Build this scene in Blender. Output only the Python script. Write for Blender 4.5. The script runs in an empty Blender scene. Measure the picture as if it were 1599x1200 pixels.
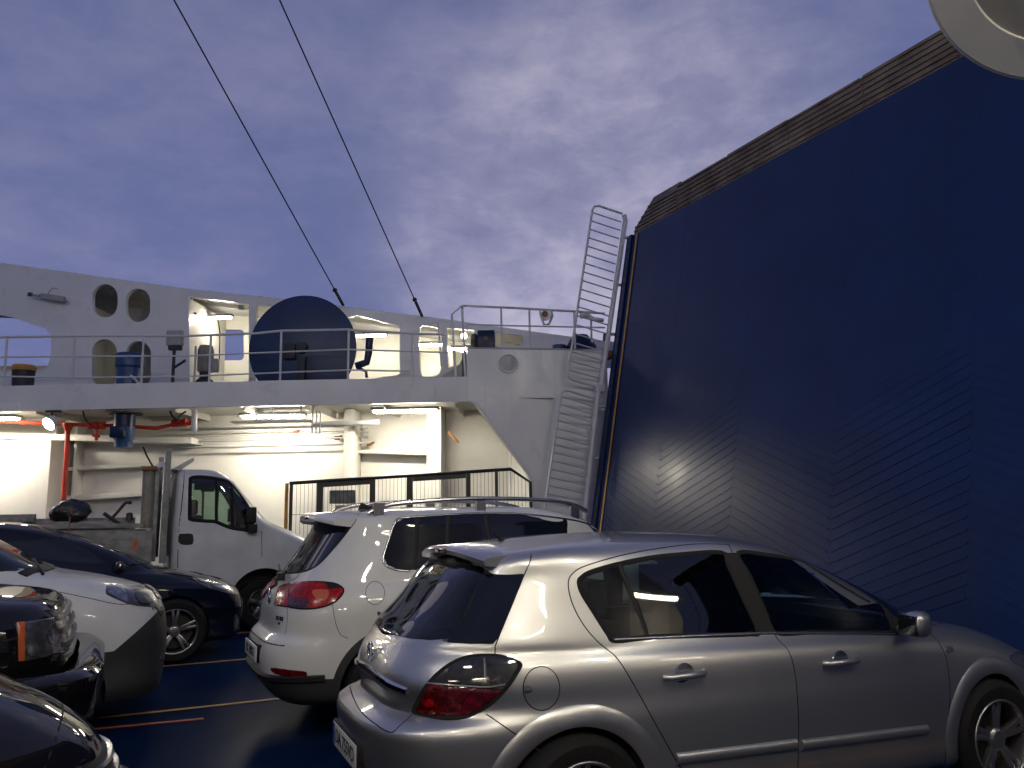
import bpy, bmesh, math, random
import numpy as np
from mathutils import Vector, Matrix, geometry
from mathutils.bvhtree import BVHTree
random.seed(7)
sc = bpy.context.scene
col = sc.collection
rad = math.radians

# ------------------------------------------------------------------ camera
# world axes: +X towards the bow, +Y to port, +Z up, the deck at z = 0
CAM_F, CAM_H, CAM_P, CAM_R, CAM_T = 1284.0, 1.61, rad(8.8), rad(0.8), rad(64.2)
_fh = Vector((math.cos(CAM_T), math.sin(CAM_T), 0)); _rh = Vector((math.sin(CAM_T), -math.cos(CAM_T), 0)); _up = Vector((0, 0, 1))
FW = math.cos(CAM_P)*_fh + math.sin(CAM_P)*_up
_u0 = -math.sin(CAM_P)*_fh + math.cos(CAM_P)*_up
RT = math.cos(CAM_R)*_rh - math.sin(CAM_R)*_u0
UP = math.sin(CAM_R)*_rh + math.cos(CAM_R)*_u0
EYE = Vector((0, 0, CAM_H))
cam_d = bpy.data.cameras.new('camera'); cam = bpy.data.objects.new('camera', cam_d); col.objects.link(cam)
cam_d.sensor_width = 36; cam_d.lens = CAM_F*36/1599; cam_d.clip_end = 5000; cam_d.clip_start = 0.05
M = Matrix.Identity(4)
for i in range(3):
    M[i][0] = RT[i]; M[i][1] = UP[i]; M[i][2] = -FW[i]; M[i][3] = EYE[i]
cam.matrix_world = M
sc.camera = cam

def ray(px, py):
    return (RT*((px-800)/CAM_F) - UP*((py-600)/CAM_F) + FW)
def at(px, py, n, p):                       # where the sight line meets the plane through p with normal n
    d = ray(px, py); n = Vector(n); t = (Vector(p)-EYE).dot(n)/d.dot(n)
    return EYE + d*t

# ------------------------------------------------------------------ world: a dusk sky under broken cloud
w = bpy.data.worlds.new('World'); sc.world = w; w.use_nodes = True
nt = w.node_tree; nt.nodes.clear()
def N(t, typ, **kw):
    n = t.nodes.new(typ)
    for k, v in kw.items():
        if k in n.inputs.keys(): n.inputs[k].default_value = v
        else: setattr(n, k, v)
    return n
tc = N(nt, 'ShaderNodeTexCoord'); L = nt.links.new
mp = N(nt, 'ShaderNodeMapping'); mp.inputs['Scale'].default_value = (1.0, 1.0, 2.0); mp.inputs['Location'].default_value = (0.35, 0.1, 0.2); L(tc.outputs['Generated'], mp.inputs['Vector'])
n1 = N(nt, 'ShaderNodeTexNoise', Scale=2.2, Detail=7.0, Roughness=0.52, Distortion=0.15); L(mp.outputs[0], n1.inputs['Vector'])
n2 = N(nt, 'ShaderNodeTexNoise', Scale=13.0, Detail=7.0, Roughness=0.62, Distortion=0.3); L(mp.outputs[0], n2.inputs['Vector'])
mx = N(nt, 'ShaderNodeMath', operation='MULTIPLY_ADD'); L(n2.outputs['Fac'], mx.inputs[0]); mx.inputs[1].default_value = 0.50; L(n1.outputs['Fac'], mx.inputs[2])
cr = N(nt, 'ShaderNodeValToRGB'); L(mx.outputs[0], cr.inputs[0])
e = cr.color_ramp.elements
e[0].position = 0.42; e[0].color = (0.128, 0.160, 0.335, 1)
e[1].position = 0.98; e[1].color = (0.235, 0.245, 0.440, 1)
q = e.new(0.72); q.color = (0.155, 0.182, 0.378, 1)
# the brighter gap in the cloud ahead of the bow
g0 = ray(960, 370).normalized()
dt = N(nt, 'ShaderNodeVectorMath', operation='DOT_PRODUCT'); L(tc.outputs['Generated'], dt.inputs[0]); dt.inputs[1].default_value = g0
mr = N(nt, 'ShaderNodeMapRange'); L(dt.outputs['Value'], mr.inputs['Value'])
mr.inputs['From Min'].default_value = 0.935; mr.inputs['To Max'].default_value = 1.0; mr.inputs['From Max'].default_value = 1.0; mr.interpolation_type = 'SMOOTHERSTEP'
cr2 = N(nt, 'ShaderNodeValToRGB'); L(mx.outputs[0], cr2.inputs[0])
e = cr2.color_ramp.elements
e[0].position = 0.46; e[0].color = (0.185, 0.195, 0.365, 1)
e[1].position = 0.90; e[1].color = (0.56, 0.53, 0.68, 1)
q = e.new(0.66); q.color = (0.31, 0.31, 0.49, 1)
mixc = N(nt, 'ShaderNodeMix', data_type='RGBA'); L(mr.outputs[0], mixc.inputs[0]); L(cr.outputs[0], mixc.inputs[6]); L(cr2.outputs[0], mixc.inputs[7])
# darker, bluer straight up
sep = N(nt, 'ShaderNodeSeparateXYZ'); L(tc.outputs['Generated'], sep.inputs[0])
mr2 = N(nt, 'ShaderNodeMapRange'); L(sep.outputs['Z'], mr2.inputs['Value'])
mr2.inputs['From Min'].default_value = 0.1; mr2.inputs['From Max'].default_value = 1.0
mr2.inputs['To Min'].default_value = 1.0; mr2.inputs['To Max'].default_value = 0.62
sky = N(nt, 'ShaderNodeTexSky', sky_type='NISHITA', sun_disc=False); sky.sun_elevation = rad(-2.0); sky.sun_rotation = rad(200)
add = N(nt, 'ShaderNodeMix', data_type='RGBA'); add.inputs[0].default_value = 0.02; L(mixc.outputs[2], add.inputs[6]); L(sky.outputs[0], add.inputs[7])
mul = N(nt, 'ShaderNodeVectorMath', operation='SCALE'); L(add.outputs[2], mul.inputs[0]); L(mr2.outputs[0], mul.inputs['Scale'])
bg = N(nt, 'ShaderNodeBackground'); L(mul.outputs[0], bg.inputs['Color']); bg.inputs['Strength'].default_value = 1.0
wo = N(nt, 'ShaderNodeOutputWorld'); L(bg.outputs[0], wo.inputs[0])

sun_d = bpy.data.lights.new('sun', 'SUN'); sun_d.energy = 0.06; sun_d.angle = rad(25); sun_d.color = (1.0, 0.86, 0.8)
sun = bpy.data.objects.new('sun', sun_d); col.objects.link(sun); sun.rotation_euler = (rad(75), 0, rad(200))
sc.view_settings.view_transform = 'Standard'; sc.view_settings.look = 'None'; sc.view_settings.exposure = 0; sc.view_settings.gamma = 1
sc.view_settings.use_curve_mapping = False
try:
    sc.cycles.use_denoising = True; sc.cycles.max_bounces = 8; sc.cycles.diffuse_bounces = 3; sc.cycles.glossy_bounces = 4
    sc.cycles.transparent_max_bounces = 12; sc.cycles.sample_clamp_indirect = 4.0; sc.cycles.caustics_reflective = False; sc.cycles.caustics_refractive = False
except Exception: pass

# ------------------------------------------------------------------ materials
def mat(name, c, rough=0.5, metal=0.0, coat=0.0, spec=0.5, noise=0.0, nscale=6.0, bump=0.0, bscale=40.0, rnoise=0.0, c2=None, emit=None, es=0.0, crough=0.04, flake=False, aniso=None):
    m = bpy.data.materials.new(name); m.use_nodes = True; t = m.node_tree
    b = t.nodes['Principled BSDF']; l = t.links.new
    c = tuple(c)+(1,)
    b.inputs['Base Color'].default_value = c; b.inputs['Roughness'].default_value = rough; b.inputs['Metallic'].default_value = metal
    b.inputs['Coat Weight'].default_value = coat; b.inputs['Coat Roughness'].default_value = crough; b.inputs['Specular IOR Level'].default_value = spec
    o = N(t, 'ShaderNodeTexCoord')
    if noise or c2:
        nn = N(t, 'ShaderNodeTexNoise', Scale=nscale, Detail=8.0, Roughness=0.6); l(o.outputs['Object'], nn.inputs['Vector'])
        r = N(t, 'ShaderNodeValToRGB'); l(nn.outputs['Fac'], r.inputs[0])
        a = r.color_ramp.elements; a[0].position = 0.38; a[1].position = 0.68
        a[0].color = c if c2 else tuple(max(0, x*(1-noise)) for x in c[:3])+(1,)
        a[1].color = (tuple(c2)+(1,)) if c2 else tuple(min(1, x*(1+noise*0.5)) for x in c[:3])+(1,)
        l(r.outputs[0], b.inputs['Base Color'])
    if rnoise:
        nn = N(t, 'ShaderNodeTexNoise', Scale=nscale*1.7, Detail=6.0); l(o.outputs['Object'], nn.inputs['Vector'])
        r = N(t, 'ShaderNodeMapRange'); l(nn.outputs['Fac'], r.inputs['Value']); r.inputs['From Min'].default_value = 0.3; r.inputs['From Max'].default_value = 0.7
        r.inputs['To Min'].default_value = max(0.02, rough-rnoise); r.inputs['To Max'].default_value = min(1, rough+rnoise); l(r.outputs[0], b.inputs['Roughness'])
    if bump:
        nn = N(t, 'ShaderNodeTexNoise', Scale=bscale, Detail=4.0); l(o.outputs['Object'], nn.inputs['Vector'])
        bp = N(t, 'ShaderNodeBump', Strength=bump, Distance=0.02); l(nn.outputs['Fac'], bp.inputs['Height']); l(bp.outputs[0], b.inputs['Normal'])
    if flake:
        nn = N(t, 'ShaderNodeTexNoise', Scale=900.0, Detail=1.0); l(o.outputs['Object'], nn.inputs['Vector'])
        bp = N(t, 'ShaderNodeBump', Strength=0.12, Distance=0.002); l(nn.outputs['Fac'], bp.inputs['Height']); l(bp.outputs[0], b.inputs['Normal'])
    if emit:
        b.inputs['Emission Color'].default_value = tuple(emit)+(1,); b.inputs['Emission Strength'].default_value = es
    return m
def glass(name, tint, dark=0.6, rough=0.02):
    # tinted car glass: tinted transparency under a clear Fresnel reflection
    m = bpy.data.materials.new(name); m.use_nodes = True; t = m.node_tree; t.nodes.clear(); l = t.links.new
    tr = N(t, 'ShaderNodeBsdfTransparent'); tr.inputs[0].default_value = tuple(tint)+(1,)
    gl = N(t, 'ShaderNodeBsdfGlossy'); gl.inputs['Roughness'].default_value = rough; gl.inputs['Color'].default_value = (1, 1, 1, 1)
    fr = N(t, 'ShaderNodeFresnel'); fr.inputs['IOR'].default_value = 1.5
    ml = N(t, 'ShaderNodeMath', operation='MULTIPLY_ADD'); l(fr.outputs[0], ml.inputs[0]); ml.inputs[1].default_value = 1.2; ml.inputs[2].default_value = 0.01
    mi = N(t, 'ShaderNodeMixShader'); l(ml.outputs[0], mi.inputs[0]); l(tr.outputs[0], mi.inputs[1]); l(gl.outputs[0], mi.inputs[2])
    oo = N(t, 'ShaderNodeOutputMaterial'); l(mi.outputs[0], oo.inputs[0])
    return m
MT = {}
MT['silver'] = mat('silver_paint', (0.47, 0.465, 0.445), 0.33, 0.90, coat=1.0, flake=True)
MT['white_car'] = mat('white_car_paint', (0.56, 0.56, 0.545), 0.4, 0.0, coat=1.0, noise=0.04)
MT['white_van'] = mat('white_van_paint', (0.56, 0.57, 0.58), 0.42, 0.0, coat=0.7, noise=0.08, nscale=3)
MT['white_truck'] = mat('white_truck_paint', (0.50, 0.51, 0.53), 0.45, 0.0, coat=0.3, noise=0.12, nscale=3)
MT['black_paint'] = mat('black_paint', (0.006, 0.006, 0.007), 0.6, 0.0, coat=1.0, spec=0.0, crough=0.025)
MT['navy_paint'] = mat('navy_paint', (0.004, 0.006, 0.012), 0.6, 0.0, coat=1.0, spec=0.0, crough=0.03)
MT['glass'] = mat('dark_glass', (0.008, 0.011, 0.012), 0.04, 0.0, spec=0.6, coat=0.3)
MT['rear_glass'] = mat('privacy_glass', (0.006, 0.008, 0.012), 0.05, 0.0, spec=0.6)
MT['clear'] = glass('tinted_glass', (0.42, 0.52, 0.48))
MT['clear2'] = glass('cab_glass', (0.50, 0.62, 0.55))
MT['lens'] = glass('lamp_lens', (0.92, 0.94, 0.96))
MT['rubber'] = mat('black_rubber', (0.006, 0.006, 0.006), 0.8, spec=0.3, bump=0.2)
MT['plastic'] = mat('black_plastic', (0.010, 0.010, 0.010), 0.6, spec=0.3, bump=0.15, bscale=120)
MT['gap'] = mat('panel_gap', (0.004, 0.004, 0.004), 0.9)
MT['interior'] = mat('car_interior', (0.018, 0.017, 0.016), 0.85, noise=0.3)
MT['chrome'] = mat('chrome', (0.72, 0.72, 0.70), 0.12, 1.0)
MT['dull_chrome'] = mat('dull_chrome', (0.45, 0.44, 0.42), 0.25, 1.0)
MT['alloy'] = mat('alloy', (0.34, 0.33, 0.32), 0.3, 0.9, coat=0.5)
MT['dark_alloy'] = mat('dark_alloy', (0.12, 0.12, 0.125), 0.35, 0.8)
MT['red_lens'] = mat('red_lens', (0.34, 0.006, 0.006), 0.22, 0.0, coat=0.12, spec=0.3, noise=0.5, nscale=25)
MT['dark_red'] = mat('dark_red_lens', (0.10, 0.004, 0.005), 0.08, 0.0, coat=1.0, noise=0.6, nscale=30)
MT['amber'] = mat('amber_lens', (0.42, 0.09, 0.02), 0.2, 0.0, coat=1.0)
MT['smoke'] = mat('smoked_lens', (0.05, 0.05, 0.048), 0.06, 0.6, coat=1.0, noise=0.6, nscale=30)
MT['head_in'] = mat('headlamp_reflector', (0.38, 0.39, 0.41), 0.22, 0.9, noise=0.5, nscale=18)
MT['head_dark'] = mat('headlamp_housing', (0.10, 0.10, 0.11), 0.25, 0.5, coat=1.0, noise=0.5, nscale=15)
MT['plate'] = mat('plate_white', (0.50, 0.50, 0.48), 0.4)
MT['plate_blue'] = mat('plate_blue', (0.01, 0.03, 0.2), 0.4)
MT['ink'] = mat('black_ink', (0.01, 0.01, 0.01), 0.5)
# ship
MT['ship_white'] = mat('white_ship_paint', (0.66, 0.66, 0.655), 0.34, noise=0.07, nscale=1.2, bump=0.10, bscale=3.0, rnoise=0.1)
MT['ship_in'] = mat('cream_bulkhead_paint', (0.72, 0.70, 0.64), 0.42, noise=0.08, nscale=1.5, bump=0.12, bscale=5)
MT['ship_grey'] = mat('grey_ship_paint', (0.30, 0.30, 0.30), 0.5, noise=0.15)
MT['navy'] = mat('navy_ship_paint', (0.003, 0.014, 0.055), 0.33, spec=0.28, noise=0.25, nscale=2.0, bump=0.06, bscale=8, rnoise=0.08)
MT['ramp_navy'] = mat('ramp_paint', (0.0032, 0.0195, 0.088), 0.33, spec=0.30, noise=0.2, nscale=1.0, bump=0.05, bscale=5, rnoise=0.05)
MT['blue'] = mat('blue_machine_paint', (0.012, 0.055, 0.17), 0.4, noise=0.3, nscale=10)
MT['red'] = mat('red_pipe_paint', (0.52, 0.035, 0.012), 0.4, noise=0.15)
MT['yellow'] = mat('yellow_paint', (0.52, 0.27, 0.03), 0.5, noise=0.25, nscale=8)
MT['orange'] = mat('faded_orange_paint', (0.50, 0.12, 0.03), 0.6, noise=0.3, nscale=14)
MT['rail'] = mat('rail_paint', (0.56, 0.56, 0.56), 0.4, noise=0.1)
MT['dark'] = mat('dark_steel', (0.02, 0.021, 0.023), 0.55, noise=0.3)
MT['black_frame'] = mat('black_frame_paint', (0.012, 0.012, 0.012), 0.45)
MT['wire'] = mat('galvanised_wire', (0.28, 0.27, 0.25), 0.5, 0.6)
MT['rope'] = mat('steel_rope', (0.02, 0.02, 0.022), 0.6, 0.4)
MT['rust'] = mat('rusty_plate', (0.12, 0.09, 0.075), 0.75, 0.1, c2=(0.24, 0.20, 0.165), nscale=2.5, bump=0.4, bscale=20)
MT['tube'] = mat('tube_light', (0.9, 0.9, 0.85), 0.5, emit=(1.0, 0.88, 0.68), es=70.0)
MT['tube_hot'] = mat('bright_tube_light', (0.9, 0.9, 0.85), 0.5, emit=(1.0, 0.91, 0.74), es=135.0)
MT['added_glow'] = mat('added_glow_tube', (0.9, 0.9, 0.85), 0.5, emit=(1.0, 0.9, 0.7), es=45.0)  # glow for the extra tube inside the overhead flange
MT['panel_flood'] = mat('flood_panel', (0.9, 0.9, 0.85), 0.5, emit=(1.0, 0.92, 0.76), es=175.0)
MT['fill_flood'] = mat('fill_flood_panel', (0.9, 0.9, 0.85), 0.5, emit=(1.0, 0.94, 0.84), es=650.0)  # added source far aft, lifts the light on the port fascia
MT['flood'] = mat('flood_light', (0.9, 0.9, 0.85), 0.5, emit=(1.0, 0.93, 0.80), es=60.0)
MT['grey_board'] = mat('weathered_board', (0.25, 0.25, 0.24), 0.6, noise=0.35, nscale=7)
MT['cream_tank'] = mat('cream_tank', (0.22, 0.205, 0.17), 0.6, noise=0.3, nscale=9)
MT['bag'] = mat('black_bin_bag', (0.012, 0.012, 0.014), 0.3, bump=0.9, bscale=22)
MT['brown'] = mat('rusty_bracket', (0.20, 0.085, 0.03), 0.7, noise=0.3)

# ------------------------------------------------------------------ mesh helpers
class MB:
    def __init__(s): s.v = []; s.f = []
    def add(s, vs, fs):
        b = len(s.v); s.v += [tuple(x) for x in vs]; s.f += [tuple(i+b for i in f) for f in fs]; return s
    def box(s, a, b):
        (x0, y0, z0), (x1, y1, z1) = a, b
        return s.add([(x0,y0,z0),(x1,y0,z0),(x1,y1,z0),(x0,y1,z0),(x0,y0,z1),(x1,y0,z1),(x1,y1,z1),(x0,y1,z1)],
                     [(0,3,2,1),(4,5,6,7),(0,1,5,4),(1,2,6,5),(2,3,7,6),(3,0,4,7)])
    def obox(s, o, ex, ey, ez):                # oriented box from a corner and three edge vectors
        o, ex, ey, ez = map(Vector, (o, ex, ey, ez))
        p = [o, o+ex, o+ex+ey, o+ey, o+ez, o+ex+ez, o+ex+ey+ez, o+ey+ez]
        return s.add(p, [(0,3,2,1),(4,5,6,7),(0,1,5,4),(1,2,6,5),(2,3,7,6),(3,0,4,7)])
    def prism(s, pts, d):                      # planar outline extruded by d
        pts = [Vector(p) for p in pts]; d = Vector(d); n = len(pts)
        s.add(pts+[p+d for p in pts], [tuple(range(n))[::-1], tuple(range(n, 2*n))]+[(i, (i+1) % n, n+(i+1) % n, n+i) for i in range(n)])
        return s
    def tube(s, path, r, n=10, closed=False, r2=None, caps=True):
        P = [Vector(p) for p in path]; m = len(P); rings = []
        up = None
        for i, p in enumerate(P):
            a = P[i-1] if (i > 0 or closed) else P[0]; b = P[(i+1) % m] if (i < m-1 or closed) else P[-1]
            t = (b-a).normalized()
            if up is None or abs(up.dot(t)) > 0.98:
                up = Vector((0, 0, 1)) if abs(t.z) < 0.95 else Vector((1, 0, 0))
            x = t.cross(up).normalized(); y = x.cross(t); up = y
            rr = r if r2 is None else r+(r2-r)*i/(m-1)
            rings.append([p+x*(math.cos(2*math.pi*k/n)*rr)+y*(math.sin(2*math.pi*k/n)*rr) for k in range(n)])
        vs = [v for g in rings for v in g]; fs = []
        for i in range(m if closed else m-1):
            for k in range(n):
                j = (i+1) % m; fs.append((i*n+k, i*n+(k+1) % n, j*n+(k+1) % n, j*n+k))
        if not closed and caps: fs += [tuple(range(n))[::-1], tuple((m-1)*n+k for k in range(n))]
        return s.add(vs, fs)
    def lathe(s, prof, c, axis=(0, 0, 1), n=32, closed=False):        # prof: (radius, height along axis)
        c = Vector(c); a = Vector(axis).normalized(); x = a.orthogonal().normalized(); y = a.cross(x)
        vs = []; fs = []; m = len(prof)
        for r, h in prof:
            for k in range(n):
                t = 2*math.pi*k/n; vs.append(c+a*h+(x*math.cos(t)+y*math.sin(t))*r)
        for i in range(m if closed else m-1):
            j = (i+1) % m
            for k in range(n): fs.append((i*n+k, i*n+(k+1) % n, j*n+(k+1) % n, j*n+k))
        if not closed:
            if prof[0][0] > 1e-4: fs.append(tuple(range(n))[::-1])
            if prof[-1][0] > 1e-4: fs.append(tuple((m-1)*n+k for k in range(n)))
        return s.add(vs, fs)
    def build(s, name, m, parent=None, bevel=0.0, smooth=True, angle=35, seg=2):
        me = bpy.data.meshes.new(name); me.from_pydata(s.v, [], s.f)
        b = bmesh.new(); b.from_mesh(me); bmesh.ops.recalc_face_normals(b, faces=b.faces)
        if bevel:
            es = [e for e in b.edges if len(e.link_faces) == 2 and e.calc_face_angle(0) > rad(30)]
            bmesh.ops.bevel(b, geom=es, offset=bevel, segments=seg, profile=0.5, affect='EDGES', clamp_overlap=True)
        b.to_mesh(me); b.free()
        return link(name, me, m, parent, smooth, angle)
def link(name, me, m, parent=None, smooth=True, angle=35):
    for x in (m if isinstance(m, (list, tuple)) else [m]): me.materials.append(x)
    o = bpy.data.objects.new(name, me); col.objects.link(o)
    if smooth:
        me.shade_smooth()
        try: me.set_sharp_from_angle(angle=rad(angle))
        except Exception: pass
    if parent: o.parent = parent
    return o
def tag(o, label=None, cat=None, group=None, kind=None):
    if label: o['label'] = label
    if cat: o['category'] = cat
    if group: o['group'] = group
    if kind: o['kind'] = kind
    return o
def empty(name, loc=(0, 0, 0), rz=0, label=None, cat=None, group=None):
    o = bpy.data.objects.new(name, None); col.objects.link(o); o.location = loc; o.rotation_euler = (0, 0, rz); o.empty_display_size = 0.1
    return tag(o, label, cat, group)
def kids(o): return [c for c in bpy.data.objects if c.parent == o]
def rounded(x0, y0, x1, y1, r, n=6):
    pts = []
    for cx, cy, a in ((x1-r, y1-r, 0), (x0+r, y1-r, 90), (x0+r, y0+r, 180), (x1-r, y0+r, 270)):
        for k in range(n+1):
            t = rad(a+90*k/n); pts.append((cx+r*math.cos(t), cy+r*math.sin(t)))
    return pts
def crom(pts, sub=6, closed=False):
    P = [np.array(p, float) for p in pts]; n = len(P); out = []
    for i in range(n if closed else n-1):
        p0 = P[i-1] if (closed or i > 0) else P[0]; p1 = P[i]; p2 = P[(i+1) % n]; p3 = P[(i+2) % n] if (closed or i < n-2) else P[-1]
        for k in range(sub):
            t = k/sub
            out.append(0.5*((2*p1)+(-p0+p2)*t+(2*p0-5*p1+4*p2-p3)*t*t+(-p0+3*p1-3*p2+p3)*t**3))
    if not closed: out.append(P[-1])
    return out
def text_mesh(body, size, extrude=0.002):
    cu = bpy.data.curves.new('t', 'FONT'); cu.body = body; cu.size = size; cu.extrude = extrude; cu.align_x = 'CENTER'; cu.align_y = 'CENTER'
    o = bpy.data.objects.new('t', cu); col.objects.link(o); dg = bpy.context.evaluated_depsgraph_get()
    me = bpy.data.meshes.new_from_object(o.evaluated_get(dg)); bpy.data.objects.remove(o); bpy.data.curves.remove(cu)
    return me

def two_tone(name, src, lo_rgb, build):
    # paint above, unpainted black plastic below an edge given in the body's own coordinates
    m = src.copy(); m.name = name; t = m.node_tree; l = t.links.new; b = t.nodes['Principled BSDF']
    o = N(t, 'ShaderNodeTexCoord'); s = N(t, 'ShaderNodeSeparateXYZ'); l(o.outputs['Object'], s.inputs[0])
    def mth(op, a, b_=None):
        n = N(t, 'ShaderNodeMath', operation=op)
        for i, v in enumerate((a, b_)):
            if v is None: continue
            if isinstance(v, (int, float)): n.inputs[i].default_value = v
            else: l(v, n.inputs[i])
        return n.outputs[0]
    f = build(mth, s.outputs[0], s.outputs[1], s.outputs[2])
    p = N(t, 'ShaderNodeBsdfPrincipled', Roughness=0.55); p.inputs['Base Color'].default_value = tuple(lo_rgb)+(1,)
    mx = N(t, 'ShaderNodeMixShader'); l(f, mx.inputs[0]); l(b.outputs[0], mx.inputs[1]); l(p.outputs[0], mx.inputs[2])
    out = [n for n in t.nodes if n.type == 'OUTPUT_MATERIAL'][0]; l(mx.outputs[0], out.inputs[0])
    return m
def van_edge(M, x, y, z):
    e1 = M('LESS_THAN', M('SUBTRACT', z, M('MULTIPLY', M('MAXIMUM', M('SUBTRACT', x, 3.72), 0.0), 0.80)), 0.60)
    a = M('MULTIPLY', e1, M('GREATER_THAN', x, 3.32)); b = M('LESS_THAN', z, 0.42)
    return M('MAXIMUM', a, b)
def suv_edge(M, x, y, z):
    def arch(cx):
        dx = M('SUBTRACT', x, cx); dz = M('SUBTRACT', z, 0.36)
        return M('LESS_THAN', M('SQRT', M('ADD', M('MULTIPLY', dx, dx), M('MULTIPLY', dz, dz))), 0.445)
    return M('MAXIMUM', M('MAXIMUM', arch(0.86), arch(3.464)), M('LESS_THAN', z, 0.47))
MT['van_two'] = two_tone('white_van_two_tone', MT['white_van'], (0.018, 0.018, 0.019), van_edge)
MT['suv_two'] = two_tone('white_suv_two_tone', MT['white_car'], (0.018, 0.018, 0.019), suv_edge)

MT['disc_blue'] = mat('winch_disc_paint', (0.006, 0.026, 0.085), 0.42, noise=0.3, nscale=2.5, bump=0.05, bscale=10)
def streaks(m, rgb=(0.32, 0.24, 0.16), amt=0.55):
    # faint rust and salt runs down painted steel
    t = m.node_tree; l = t.links.new; b = t.nodes['Principled BSDF']; src = b.inputs['Base Color'].links[0].from_socket
    o = N(t, 'ShaderNodeTexCoord'); mp_ = N(t, 'ShaderNodeMapping'); mp_.inputs['Scale'].default_value = (5.0, 5.0, 0.45); l(o.outputs['Object'], mp_.inputs['Vector'])
    n = N(t, 'ShaderNodeTexNoise', Scale=2.2, Detail=8.0, Roughness=0.7); l(mp_.outputs[0], n.inputs['Vector'])
    r = N(t, 'ShaderNodeMapRange'); l(n.outputs['Fac'], r.inputs['Value']); r.inputs['From Min'].default_value = 0.62; r.inputs['From Max'].default_value = 0.80; r.inputs['To Max'].default_value = amt
    x = N(t, 'ShaderNodeMix', data_type='RGBA'); l(r.outputs[0], x.inputs[0]); l(src, x.inputs[6]); x.inputs[7].default_value = tuple(rgb)+(1,); l(x.outputs[2], b.inputs['Base Color'])
streaks(MT['ship_white']); streaks(MT['ship_in'], amt=0.35); streaks(MT['ramp_navy'], (0.02, 0.022, 0.03), 0.6); streaks(MT['white_truck'], (0.25, 0.2, 0.15), 0.5); streaks(MT['disc_blue'], (0.05, 0.035, 0.03), 0.6)
# ------------------------------------------------------------------ car builder
def pchip(xs, ys):
    xs = list(xs); ys = list(ys)
    def f(x):
        if x <= xs[0]: return ys[0]
        if x >= xs[-1]: return ys[-1]
        i = max(k for k in range(len(xs)) if xs[k] <= x); i = min(i, len(xs)-2)
        h = [xs[k+1]-xs[k] for k in range(len(xs)-1)]; d = [(ys[k+1]-ys[k])/h[k] for k in range(len(h))]
        def sl(k):
            if k == 0: return d[0]
            if k == len(xs)-1: return d[-1]
            return 0 if d[k-1]*d[k] <= 0 else 2*d[k-1]*d[k]/(d[k-1]+d[k])
        t = (x-xs[i])/h[i]; m0, m1 = sl(i)*h[i], sl(i+1)*h[i]
        return (2*t**3-3*t*t+1)*ys[i]+(t**3-2*t*t+t)*m0+(-2*t**3+3*t*t)*ys[i+1]+(t**3-t*t)*m1
    return f
def loop_half(r, NH):
    # r: xr xf w nr nf ; from the rear centre round the right side (y<0) to the front centre, equal steps
    xr, xf, wd, nr, nf, xm = r['xr'], r['xf'], r['w'], r['nr'], r['nf'], r.get('xm', (r['xr']+r['xf'])/2)
    P = []
    for k in range(161):
        t = math.pi*k/160
        n = nr if t < math.pi/2 else nf; a = (xm-xr) if t < math.pi/2 else (xf-xm)
        c = math.cos(t); s_ = math.sin(t)
        P.append((xm-a*math.copysign(abs(c)**(2/n), c), -wd*abs(s_)**(2/n)))
    P = np.array(P); d = np.r_[0, np.cumsum(np.hypot(*(P[1:]-P[:-1]).T))]; u = np.linspace(0, d[-1], NH+1)
    return np.stack([np.interp(u, d, P[:, 0]), np.interp(u, d, P[:, 1])], -1)
def loft(rows, NH=90, sub=5, inset=0.0):
    R = []
    for r in rows:
        r = dict(r); r.setdefault('nr', 5); r.setdefault('nf', 5)
        if inset: r['xr'] += inset; r['xf'] -= inset; r['w'] = max(0.01, r['w']-inset)
        h = loop_half(r, NH); zf = pchip(*zip(*r['z'])) if len(r['z']) > 1 else (lambda x, v=r['z'][0][1]: v)
        cr_ = r.get('crown', 0)
        z = np.array([zf(x) for x in h[:, 0]])
        if cr_: z = z+cr_*(1-(h[:, 1]/r['w'])**2)
        R.append(np.c_[h, z])
    rows3 = []
    for i in range(len(R)-1):
        s_ = rows[i].get('sub', sub)
        p0 = R[i-1] if i > 0 and not rows[i].get('sharp') else R[i]; p1 = R[i]; p2 = R[i+1]
        p3 = R[i+2] if i < len(R)-2 and not rows[i+1].get('sharp') else R[i+1]
        for k in range(s_):
            t = k/s_; rows3.append(0.5*((2*p1)+(-p0+p2)*t+(2*p0-5*p1+4*p2-p3)*t*t+(-p0+3*p1-3*p2+p3)*t**3))
    rows3.append(R[-1])
    vs = []; fs = []; K = 2*NH
    for h in rows3:
        full = [tuple(p) for p in h]+[(p[0], -p[1], p[2]) for p in h[1:-1][::-1]]
        vs += full
    for j in range(len(rows3)-1):
        for k in range(K):
            a = j*K; fs.append((a+k, a+(k+1) % K, a+K+(k+1) % K, a+K+k))
    fs.append(tuple(range(K))[::-1]); fs.append(tuple((len(rows3)-1)*K+k for k in range(K)))
    me = bpy.data.meshes.new('body'); me.from_pydata(vs, [], fs)
    b = bmesh.new(); b.from_mesh(me); bmesh.ops.triangulate(b, faces=[f for f in b.faces if len(f.verts) > 4]); bmesh.ops.recalc_face_normals(b, faces=b.faces); b.to_mesh(me); b.free()
    return me
def bool_cut(me, cutters):
    o = bpy.data.objects.new('tmp', me); col.objects.link(o); cs = []
    for c in cutters:
        co = bpy.data.objects.new('cut', c); col.objects.link(co); cs.append(co)
        md = o.modifiers.new('b', 'BOOLEAN'); md.object = co; md.operation = 'DIFFERENCE'; md.solver = 'EXACT'
    dg = bpy.context.evaluated_depsgraph_get(); dg.update(); res = bpy.data.meshes.new_from_object(o.evaluated_get(dg))
    bpy.data.objects.remove(o)
    for c in cs: bpy.data.objects.remove(c)
    return res
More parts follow.
